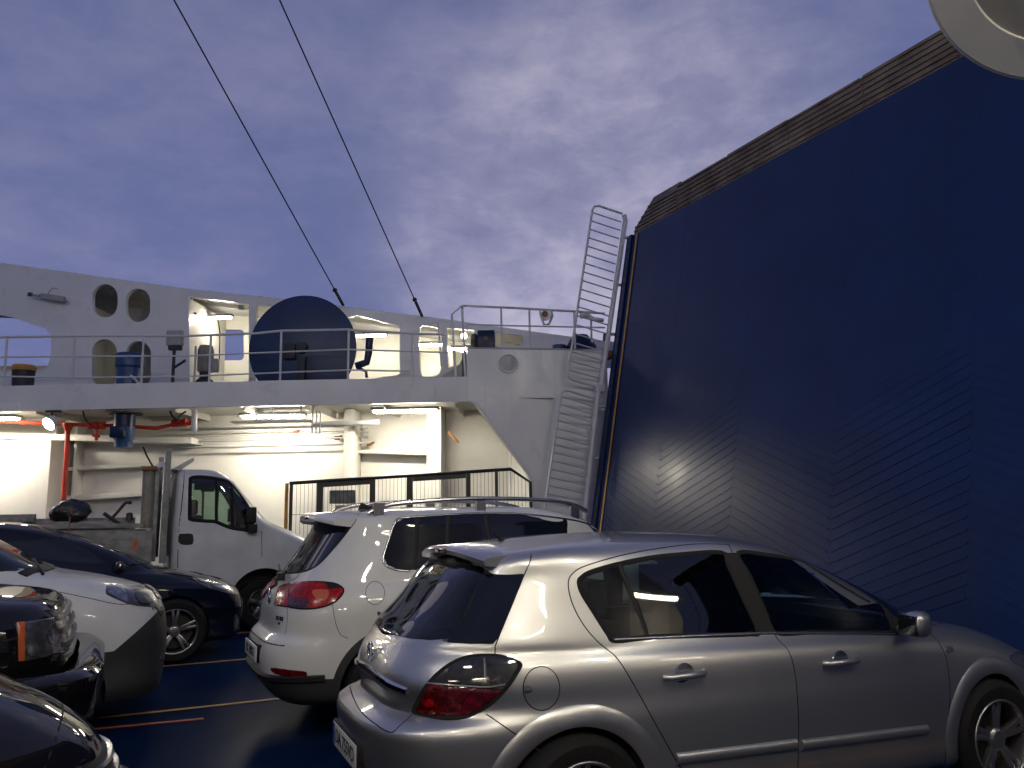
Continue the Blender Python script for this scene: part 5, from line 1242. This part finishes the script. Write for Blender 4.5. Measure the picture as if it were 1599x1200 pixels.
# --- dark blue hatchback
rows = [
 dict(xr=.4, xf=3.7, w=.3, z=[(0, .18)]), dict(xr=.12, xf=4.06, w=.72, z=[(0, .18)], sub=2),
 dict(xr=.04, xf=4.15, w=.83, z=[(0, .24)], sub=3), dict(xr=.0, xf=4.2, w=.86, z=[(0, .42)], nf=3.4),
 dict(xr=.0, xf=4.2, w=.88, z=[(0, .58)], nf=3.3), dict(xr=.04, xf=4.16, w=.88, z=[(0, .72), (3.5, .72), (4.2, .70)], nf=3.0),
 dict(xr=.08, xf=4.06, w=.87, z=[(0, .86), (3.2, .84), (4.1, .78)], nf=3.0), dict(xr=.12, xf=3.92, w=.84, z=[(0, .95), (3, .91), (3.9, .84)], nf=3.0),
 dict(xr=.16, xf=3.65, w=.79, z=[(0, 1.0), (3, .97), (3.7, .91)], nf=3.4), dict(xr=.2, xf=3.22, w=.76, z=[(0, 1.04), (3.2, 1.02)], nf=4.5),
 dict(xr=.3, xf=2.95, w=.72, z=[(0, 1.18), (3, 1.16)]), dict(xr=.42, xf=2.58, w=.66, z=[(0, 1.34), (2.6, 1.32)]),
 dict(xr=.5, xf=2.25, w=.60, z=[(.4, 1.45), (1.5, 1.48), (2.3, 1.42)]), dict(xr=.6, xf=2.05, w=.52, z=[(.4, 1.49), (1.5, 1.53), (2.1, 1.48)]),
 dict(xr=.8, xf=1.9, w=.35, z=[(.4, 1.52), (1.5, 1.56), (2, 1.53)]), dict(xr=1.0, xf=1.7, w=.02, z=[(1, 1.57)])]
D = Car('hatchback_car', (-2.70, 10.98, 0), 0, 'dark navy hatchback with alloy wheels in front of the flatbed truck', 'car', rows, sub=4, NH=70)
D.w = .87
D.arches([(.78, .34), (3.40, .35)], .375, None, [MT['navy_paint'], MT['plastic'], MT['interior']])
hl = z6([(903,306),(950,295),(1000,289),(1050,302),(1100,340),(1117,384),(1080,382),(1030,372),(960,348)])
h = D.panel('headlamp', hl, 'px', MT['head_dark'], off=.006, rim=.02); ho = D.last[0]
x1 = D.panel('lamp_reflector', z6([(985,325),(1040,318),(1075,345),(1060,365),(1010,355)]), 'px', MT['head_in'], off=.010, rim=0, parent=ho)
x2 = D.panel('lamp_reflector', z6([(915,306),(960,300),(985,318),(960,335)]), 'px', MT['head_in'], off=.010, rim=0, parent=ho)
o2 = D.mirror(ho); [D.mirror(x, o2) for x in (x1, x2)]
D.panel('side_window', z6([(150,138),(200,125),(270,128),(350,150),(450,200),(490,238),(430,243),(300,232),(200,222),(160,215)]), 'px', MT['glass'], off=.003, mirror=True, smooth=False)
D.panel('side_window', [(1.0, 1.08), (2.02, 1.06), (1.95, 1.36), (1.2, 1.40)], 'side', MT['glass'], off=.003, smooth=False, mirror=True)
D.panel('windscreen', [(-.66, 1.06), (0, 1.05), (.66, 1.06), (.56, 1.40), (0, 1.46), (-.56, 1.40)], 'front', MT['glass'], off=.008, grid=40, smooth=False)
D.strip('door_gap', [(3.0, .30), (3.05, .6), (2.98, .93)], 'side', MT['gap'], .006, .001, mirror=True)
D.panel('grille', [(-.35, .62), (.35, .62), (.42, .40), (-.42, .40)], 'front', MT['plastic'], off=.005, smooth=False)
for x in (.78, 3.40):
    for sg in (-1, 1): make_wheel('wheel', D.root, (x, sg*.77, .345), sg, .345, .245, .20, MT['alloy'], 5)
for sg in (-1, 1):
    mo = MB().lathe([(.0001, -.10), (.05, -.09), (.075, 0), (.05, .09), (.0001, .10)], (2.80, sg*.93, 1.06), (0, 1, 0), 16).build('door_mirror', MT['navy_paint'], D.root)
D.panel('rear_window', [(-.5, 1.12), (.5, 1.12), (.42, 1.38), (-.42, 1.38)], 'rear', MT['glass'], off=.003, smooth=False)

# --- black off-road car with the orange side lamp
rows = [
 dict(xr=.4, xf=3.9, w=.3, z=[(0, .32)]), dict(xr=.1, xf=4.26, w=.78, z=[(0, .32)], sub=2),
 dict(xr=.04, xf=4.34, w=.86, z=[(0, .40)], sub=3), dict(xr=.0, xf=4.38, w=.88, z=[(0, .56)], nf=4.2),
 dict(xr=.0, xf=4.37, w=.88, z=[(0, .70)], nf=4.2), dict(xr=.05, xf=4.33, w=.885, z=[(0, .80)], nf=4.6, sub=3),
 dict(xr=.06, xf=4.32, w=.885, z=[(0, .92)], nf=5), dict(xr=.08, xf=4.29, w=.88, z=[(0, 1.04)], nf=5),
 dict(xr=.09, xf=4.25, w=.86, z=[(0, 1.12), (4.3, 1.12)], nf=4.6), dict(xr=.12, xf=4.13, w=.81, z=[(0, 1.17), (4.2, 1.17)], nf=4.4),
 dict(xr=.14, xf=3.70, w=.77, z=[(0, 1.20), (3.7, 1.225)], nf=4.4), dict(xr=.16, xf=3.20, w=.76, z=[(0, 1.24), (3.2, 1.27)]),
 dict(xr=.2, xf=2.95, w=.74, z=[(0, 1.42)], nr=7), dict(xr=.25, xf=2.65, w=.70, z=[(0, 1.62)], nr=7),
 dict(xr=.3, xf=2.45, w=.66, z=[(0, 1.74)], nr=7), dict(xr=.4, xf=2.3, w=.56, z=[(0, 1.80)], nr=7), dict(xr=.6, xf=2.1, w=.35, z=[(0, 1.83)]), dict(xr=.8, xf=1.9, w=.02, z=[(0, 1.84)])]
G = Car('offroad_car', (-4.50, 5.82, 0), 0, 'black off-road car with chrome grille bars and an orange strip beside its square headlamp', 'car', rows, sub=4, NH=80)
G.w = .88
G.arches([(.8, .38), (3.52, .38)], .42, lambda c, n: c.z < .45, [MT['black_paint'], MT['plastic'], MT['interior']])
hl = z5b([(170,622),(252,616),(450,585),(570,565),(660,545),(705,560),(728,640),(738,760),(735,870),(690,910),(560,955),(400,990),(250,1015),(178,1022)])
h = G.panel('headlamp', hl, 'px', MT['head_dark'], off=.008, rim=.02, smooth=False, grid=30); ho = G.last[0]
x1 = G.panel('side_marker', z5b([(172,624),(250,619),(248,700),(246,1008),(180,1016),(176,800)]), 'px', MT['amber'], off=.016, rim=.0, smooth=False, parent=ho)
x2 = G.panel('lamp_bowl', z5b([(300+58*math.cos(rad(a))+30, 890+75*math.sin(rad(a))) for a in range(0, 360, 30)]), 'px', MT['head_in'], off=.014, rim=0, parent=ho)
x3 = G.panel('lamp_bowl', z5b([(535+55*math.cos(rad(a)), 765+75*math.sin(rad(a))) for a in range(0, 360, 30)]), 'px', MT['head_in'], off=.014, rim=0, parent=ho)
x4 = G.panel('lamp_bowl', z5b([(278+26*math.cos(rad(a)), 680+34*math.sin(rad(a))) for a in range(0, 360, 30)]), 'px', MT['head_in'], off=.018, rim=0, parent=ho)
o2 = G.mirror(ho); [G.mirror(x, o2) for x in (x1, x2, x3, x4)]
for z_ in (1.06, .99, .92, .85):
    G.strip('grille_bar', [(-.52, z_), (-.3, z_), (0, z_+.004), (.3, z_), (.52, z_)], 'front', MT['dark_alloy'], .04, .02)
G.panel('grille', [(-.56, 1.11), (.56, 1.11), (.54, .80), (-.54, .80)], 'front', MT['plastic'], off=.006, smooth=False)
# steel bumper with rounded ends standing proud
bm = MB(); pts = [(3.85, -.90, .80), (4.15, -.90, .80), (4.36, -.80, .80), (4.44, -.55, .80), (4.45, 0, .80), (4.44, .55, .80), (4.36, .80, .80), (4.15, .90, .80), (3.85, .90, .80)]
pp = [tuple(p) for p in crom(pts, 6)]; vs = []; fs = []; pr_ = [(-.05, -.24), (.03, -.22), (.06, -.10), (.055, -.02), (.0, .02), (-.09, .0)]
for i, p in enumerate(pp):
    a_, b_ = Vector(pp[max(0, i-1)]), Vector(pp[min(len(pp)-1, i+1)]); t_ = (b_-a_).normalized(); n_ = Vector((t_.y, -t_.x, 0))
    if n_.x < 0 and abs(n_.x) > .01: n_ = -n_
    n_ = Vector((p[0]-3.4, p[1]*1.0, 0)).normalized() if n_.dot(Vector((p[0]-3.4, p[1], 0))) < 0 else n_
    for u_, v_ in pr_: vs.append(Vector(p)+n_*u_+Vector((0, 0, v_)))
k_ = len(pr_)
for i in range(len(pp)-1):
    for k in range(k_): fs.append((i*k_+k, i*k_+(k+1) % k_, (i+1)*k_+(k+1) % k_, (i+1)*k_+k))
fs += [tuple(range(k_)), tuple((len(pp)-1)*k_+k for k in range(k_))]
bm.add(vs, fs).build('front_bumper', MT['black_paint'], G.root, angle=50)
for sg in (-1, 1): MB().lathe([(.0001, .03), (.05, .028), (.062, .01), (.062, -.03)], (4.44, sg*.62, .60), (1, 0, 0), 20).build('fog_lamp', MT['head_in'], G.root)
G.strip('bonnet_gap', [(3.1, -.80), (3.6, -.80), (4.0, -.78), (4.20, -.62), (4.24, -.3), (4.25, 0), (4.24, .3), (4.20, .62), (4.0, .78), (3.6, .8), (3.1, .8)], 'top', MT['gap'], .012, .001)
G.panel('windscreen', [(-.68, 1.30), (0, 1.28), (.68, 1.30), (.60, 1.70), (0, 1.74), (-.60, 1.70)], 'front', MT['glass'], off=.008, grid=40, smooth=False)
G.panel('side_window', [(2.05, 1.28), (2.95, 1.30), (2.55, 1.66), (2.05, 1.68)], 'side', MT['glass'], off=.003, smooth=False, mirror=True)
for x in (.8, 3.52):
    for sg in (-1, 1): make_wheel('wheel', G.root, (x, sg*.78, .37), sg, .37, .22, .22, MT['alloy'], 6, 's')

# --- black retro car nearest the bottom left corner
rows = [
 dict(xr=.4, xf=3.8, w=.3, z=[(0, .22)]), dict(xr=.1, xf=4.12, w=.70, z=[(0, .22)], sub=2),
 dict(xr=.04, xf=4.24, w=.80, z=[(0, .28)], sub=3), dict(xr=.0, xf=4.31, w=.84, z=[(0, .42)], nf=2.9),
 dict(xr=.0, xf=4.33, w=.84, z=[(0, .54)], nf=2.8), dict(xr=.03, xf=4.29, w=.83, z=[(0, .62)], nf=2.6, sub=3),
 dict(xr=.05, xf=4.26, w=.82, z=[(0, .72), (4.3, .70)], nf=2.4), dict(xr=.07, xf=4.20, w=.80, z=[(0, .84), (4.2, .82)], nf=2.3),
 dict(xr=.09, xf=4.12, w=.74, z=[(0, .96), (3.4, .96), (4.2, .89)], nf=2.4), dict(xr=.12, xf=3.98, w=.70, z=[(0, 1.06), (3.2, 1.06), (4, .985)], nf=2.6),
 dict(xr=.15, xf=3.72, w=.68, z=[(0, 1.12), (3.2, 1.14), (3.8, 1.09)], nf=3), dict(xr=.18, xf=3.15, w=.68, z=[(0, 1.18), (3.2, 1.22)]),
 dict(xr=.3, xf=2.9, w=.66, z=[(0, 1.32)]), dict(xr=.42, xf=2.62, w=.62, z=[(0, 1.46)]), dict(xr=.5, xf=2.4, w=.56, z=[(0, 1.55)]), dict(xr=.7, xf=2.2, w=.4, z=[(0, 1.59)]), dict(xr=.9, xf=2.0, w=.02, z=[(0, 1.60)])]
K = Car('retro_car', (-4.20, 3.50, 0), 0, 'glossy black retro-styled car whose rounded bonnet fills the bottom left corner', 'car', rows, sub=4, NH=80)
K.w = .83
K.arches([(.8, .33), (3.48, .33)], .37, lambda c, n: c.z < .30, [MT['black_paint'], MT['plastic'], MT['interior']])
for sg in (-1, 1):
    f = MB(); vs = []; fs = []
    na, nb = 28, 14
    for i in range(na+1):
        u = math.pi*i/na
        for j in range(nb+1):
            v = math.pi*j/nb-math.pi/2
            vs.append((3.50+.72*math.cos(u)*abs(math.cos(v))**.5, sg*(.70+.20*math.sin(v)), .45+.48*math.sin(u)*abs(math.cos(v))**.5))
    for i in range(na):
        for j in range(nb): fs.append((i*(nb+1)+j, i*(nb+1)+j+1, (i+1)*(nb+1)+j+1, (i+1)*(nb+1)+j))
    f.add(vs, fs).build('front_fender', MT['black_paint'], K.root, angle=80)
    K.panel('headlamp', [(sg*(.62+.10*math.cos(rad(a))), .70+.13*math.sin(rad(a))) for a in range(0, 360, 30)], 'front', MT['head_in'], off=.02, rim=.06)
for z_ in (.76, .71, .66, .61, .56):
    K.strip('grille_bar', [(-.24, z_), (-.12, z_), (0, z_+.003), (.12, z_), (.24, z_)], 'front', MT['dull_chrome'], .024, .022)
K.panel('grille', [(-.29, .79), (0, .80), (.29, .79), (.25, .53), (-.25, .53)], 'front', MT['plastic'], off=.006, rim=.01, smooth=False)
bm = MB().tube([tuple(p) for p in crom([(3.95, -.84, .52), (4.22, -.66, .52), (4.36, -.3, .52), (4.38, 0, .52), (4.36, .3, .52), (4.22, .66, .52), (3.95, .84, .52)], 5)], .055, 12); bm.build('front_bumper', MT['black_paint'], K.root)
K.strip('bonnet_gap', [(3.0, -.62), (3.5, -.60), (3.9, -.50), (4.05, -.36), (4.08, 0), (4.02, .36), (3.9, .50), (3.5, .60), (3.0, .62)], 'top', MT['gap'], .008, .001)
K.panel('windscreen', [(-.58, 1.24), (0, 1.23), (.58, 1.24), (.48, 1.50), (0, 1.54), (-.48, 1.50)], 'front', MT['glass'], off=.008, grid=40, smooth=False)
K.panel('side_window', [(1.7, 1.22), (2.85, 1.24), (2.55, 1.44), (1.7, 1.50)], 'side', MT['glass'], off=.003, smooth=False, mirror=True)
for x in (.8, 3.48):
    for sg in (-1, 1): make_wheel('wheel', K.root, (x, sg*.75, .32), sg, .32, .21, .19, MT['alloy'], 5)
# ------------------------------------------------------------------ flatbed truck beside the recess
def z9(pts): return zz(200, 660, 5.71, pts)
rows = [
 dict(xr=.02, xf=2.05, w=.90, z=[(0, .42)], nr=12, nf=6), dict(xr=.0, xf=2.18, w=.985, z=[(0, .52)], nr=12, nf=6), dict(xr=.0, xf=2.20, w=1.0, z=[(0, .80)], nr=12, nf=6),
 dict(xr=.0, xf=2.14, w=1.0, z=[(0, 1.05)], nr=12, nf=6), dict(xr=.0, xf=2.02, w=.995, z=[(0, 1.20)], nr=12, nf=6), dict(xr=.0, xf=1.70, w=.98, z=[(0, 1.34), (1.7, 1.36)], nr=12, nf=6),
 dict(xr=.0, xf=1.34, w=.965, z=[(0, 1.52)], nr=12, nf=6), dict(xr=.01, xf=1.13, w=.945, z=[(0, 1.74)], nr=12, nf=6), dict(xr=.02, xf=.96, w=.925, z=[(0, 1.94)], nr=12, nf=6),
 dict(xr=.03, xf=.82, w=.90, z=[(0, 2.12)], nr=12, nf=5), dict(xr=.05, xf=.70, w=.86, z=[(0, 2.21)], nr=10, nf=4), dict(xr=.08, xf=.60, w=.74, z=[(0, 2.255)], nr=8, nf=4), dict(xr=.12, xf=.5, w=.4, z=[(0, 2.28)]), dict(xr=.2, xf=.4, w=.02, z=[(0, 2.29)])]
T = Car('flatbed_truck', (.75, 13.32, 0), 0, 'white flatbed truck with a single cab and grey drop-side bed', 'truck', rows, sub=4, NH=70)
T.w = 1.0
win = z9([(558,520),(568,498),(600,488),(700,490),(860,515),(925,548),(1010,650),(1085,770),(1112,830),(1110,958),(1020,955),(930,942),(860,918),(780,885),(700,880),(600,872),(562,862),(552,830)])
Q = []; ref, _ = T.hit(tuple(np.array(win).mean(0)), 'px')
for p in win: h, _ = T.hit(tuple(p), 'px', ref); Q.append((round(h.x, 3), round(h.z, 3)))
c1 = mb_mesh(MB().prism([(a, -1.4, b) for a, b in Q], (0, 2.8, 0)))
c2 = mb_mesh(MB().prism([(.10, -.86, 1.15), (1.55, -.86, 1.15), (1.30, -.86, 1.36), (1.02, -.86, 1.74), (.72, -.84, 2.10), (.10, -.84, 2.14)], (0, 1.70, 0)))
c3 = mb_mesh(MB().prism([(.6, -.80, 1.55), (.6, .80, 1.55), (.6, .74, 2.04), (.6, -.74, 2.04)], (1.4, 0, 0)))
def tin_(c, n): 
    h = T.bvh.find_nearest(c); return h[3] is not None and h[3] > .006 and c.z > 1.1
T.arches([(1.25, .40)], .46, None, [MT['white_truck'], MT['plastic'], MT['interior']], extra=[c1, c2, c3], dark_box=tin_)
T.panel('door_window', win, 'px', MT['clear2'], off=.001, rim=.004, mirror=True)
T.strip('window_seal', win, 'px', MT['gap'], .05, .006, closed=True, sub=4, mirror=True)
T.strip('window_divider', z9([(930,548),(932,650),(930,800),(935,942)]), 'px', MT['gap'], .045, .01, mirror=True)
T.strip('window_divider', z9([(785,500),(788,650),(786,780),(788,885)]), 'px', MT['gap'], .035, .01, mirror=True)
T.panel('windscreen', [(-.84, 1.50), (.84, 1.50), (.76, 2.08), (-.76, 2.08)], 'front', MT['clear2'], off=.003, smooth=False)
T.strip('door_gap', z9([(505,420),(500,520),(480,750),(462,880),(455,1000),(448,1140),(445,1300)]), 'px', MT['gap'], .012, .001, mirror=True)
T.strip('door_gap', z9([(1190,965),(1195,1050),(1196,1200)]), 'px', MT['gap'], .008, .001, mirror=True)
T.panel('handle_recess', z9([(460,1000),(500,992),(570,995),(585,1030),(580,1080),(545,1092),(480,1088),(455,1060)]), 'px', MT['plastic'], off=.012, mirror=True)
T.strip('roof_trim', z9([(860,436),(900,448),(945,468),(972,500)]), 'px', MT['plastic'], .05, .02, mirror=True)
for sg in (-1, 1):
    y = sg*1.06
    mm = MB().box((.98, y-.06, 1.50), (1.10, y+.10, 1.72)); mm.box((1.0, y-.05, 1.36), (1.12, y+.09, 1.48)); mm.tube([(1.12, sg*.95, 1.42), (1.06, y, 1.45), (1.06, y, 1.6)], .03, 8)
    mm.build('door_mirror', MT['plastic'], T.root, bevel=.02)
    T.panel('headlamp', [(sg*.55, 1.05), (sg*.90, 1.12), (sg*.92, .92), (sg*.6, .86)], 'front', MT['head_in'], off=.004)
MB().box((.25, -.75, 1.1), (.42, .75, 1.62)).box((.27, -.55, 1.62), (.37, -.25, 1.84)).box((.27, .25, 1.62), (.37, .55, 1.84)).build('seat', MT['interior'], T.root, bevel=.04)
MB().tube([(1.0+.06*math.cos(rad(a)), -.45+.19*math.sin(rad(a)), 1.46+.17*math.cos(rad(a))) for a in range(0, 360, 20)], .014, 8, closed=True).tube([(1.0, -.45, 1.46), (1.35, -.45, 1.2)], .03, 8).build('steering_wheel', MT['interior'], T.root)
MB().box((1.15, -.82, 1.1), (1.55, .82, 1.38)).build('dashboard', MT['interior'], T.root, bevel=.04)
sv = MB()
for k in range(5): sv.box((.28+k*.09, -.82, 1.99-(.045 if k % 3 else .02)), (.37+k*.09, -.80, 2.10))
sv.build('window_fringe', MT['interior'], T.root)
# roof air deflector, head board posts
MB().prism([(-.03, -.80, 2.26), (.26, -.80, 2.44), (.265, -.80, 2.38), (.08, -.80, 2.24)], (0, 1.6, 0)).build('wind_deflector', MT['white_truck'], T.root, bevel=.008)
for y in (-.98, .90): MB().prism([(-.14, y, .98), (-.06, y, .98), (-.045, y, 2.54), (-.12, y, 2.54)], (0, .08, 0)).build('headboard_post', MT['grey_board'], T.root, bevel=.006)
MB().box((-.24, -.9, 1.0), (-.18, .9, 2.28)).build('headboard', MT['grey_board'], T.root, bevel=.01)
MB().prism([(-.20, -.9, 2.28), (-.13, -.9, 2.28), (-.12, -.9, 2.36), (-.20, -.9, 2.36)], (0, 1.8, 0)).build('headboard_cap', MT['white_truck'], T.root)
MB().lathe([(.0001, 1.45), (.085, 1.45), (.085, 2.26), (.0001, 2.27)], (-.31, -.86, 0), (0, 0, 1), 18).build('rolled_tarpaulin', MT['cream_tank'], T.root)
MB().box((-.42, -.98, 2.24), (-.22, -.80, 2.29)).build('rust_bracket', MT['brown'], T.root)
MB().tube([(-.27, -.9, 2.28), (-.36, -.9, 2.44), (-.41, -.9, 2.56)], .014, 6).build('whip_rod', MT['dark'], T.root)
# bed
MB().box((-4.2, -1.0, .86), (-.22, 1.0, .97)).build('bed_floor', MT['grey_board'], T.root, bevel=.01)
for y in (-1.03, 1.0):
    for x0, x1 in ((-4.2, -2.25), (-2.2, -.24)):
        b = MB().box((x0, y, .93), (x1, y+.03, 1.42))
        for k in range(4): b.box((x0+.01, y-.008 if y < 0 else y+.031, .97+k*.115), (x1-.01, y-.001 if y < 0 else y+.038, 1.05+k*.115))
        b.build('drop_side', MT['grey_board'], T.root, smooth=False)
MB().box((-4.25, -1.0, .93), (-4.21, 1.0, 1.42)).build('tailgate', MT['grey_board'], T.root, smooth=False)
for x in (-.45, -.88): MB().box((x-.03, -1.045, 1.18), (x+.03, -1.0395, 1.30)).build('reflector', MT['orange'], T.root)
MB().box((-2.23, -1.045, .9), (-2.19, -1.0, 1.66)).build('side_post', MT['brown'], T.root)
MB().box((-1.25, -1.045, .9), (-1.23, -1.04, 1.62)).build('side_post', MT['brown'], T.root)
for x in (-3.0,):
    for sg in (-1, 1): make_wheel('wheel', T.root, (x, sg*.80, .36), sg, .36, .21, .30, MT['dark_alloy'], 5, 's')
for sg in (-1, 1): make_wheel('wheel', T.root, (1.25, sg*.86, .36), sg, .36, .21, .22, MT['dark_alloy'], 5, 's')
MB().box((-4.1, -.35, .55), (.1, -.25, .80)).box((-4.1, .25, .55), (.1, .35, .80)).build('chassis', MT['dark'], T.root)
# load
ld = MB(); ld.box((-4.1, 12.36, 1.46), (.4, 12.46, 1.52)); ld.box((-3.9, 12.50, 1.44), (.2, 12.62, 1.56)); ld.box((-4.0, 12.7, 1.44), (.3, 12.95, 1.60)); ld.box((-4.0, 12.42, 1.56), (-.9, 12.7, 1.66))
o = ld.build('stacked_boards', MT['grey_board'], bevel=.006); tag(o, 'stack of grey boards and bars lying along the truck bed', 'boards')
bg_ = MB(); rr_ = random.Random(3); n1_, n2_ = 18, 12; vs = []; fs = []
for i in range(n1_):
    for j in range(n2_+1):
        a = 2*math.pi*i/n1_; b = math.pi*j/n2_; r = 1+.13*math.sin(3*a+2*b)+rr_.uniform(-.06, .06)
        vs.append((-.50+.24*r*math.sin(b)*math.cos(a), 12.62+.20*r*math.sin(b)*math.sin(a), 1.68+.155*r*math.cos(b)))
for i in range(n1_):
    for j in range(n2_): fs.append((i*(n2_+1)+j, ((i+1) % n1_)*(n2_+1)+j, ((i+1) % n1_)*(n2_+1)+j+1, i*(n2_+1)+j+1))
tag(bg_.add(vs, fs).build('bin_bag', MT['bag'], angle=40), 'black plastic sack lying on the truck load under the red pipe', 'bag')
tag(MB().tube([(-.05, 12.55, 1.52), (.16, 12.55, 1.80), (.24, 12.55, 1.80)], .022, 8).tube([(-.1, 12.5, 1.66), (.12, 12.5, 1.50)], .025, 8).lathe([(.0001, 0), (.05, 0), (.04, .10), (.0001, .11)], (.22, 12.6, 1.56), (0, 0, 1), 12).build('hand_winch', MT['dark']), 'dark bent bars of a hand winch on the truck bed behind the cab', 'winch')
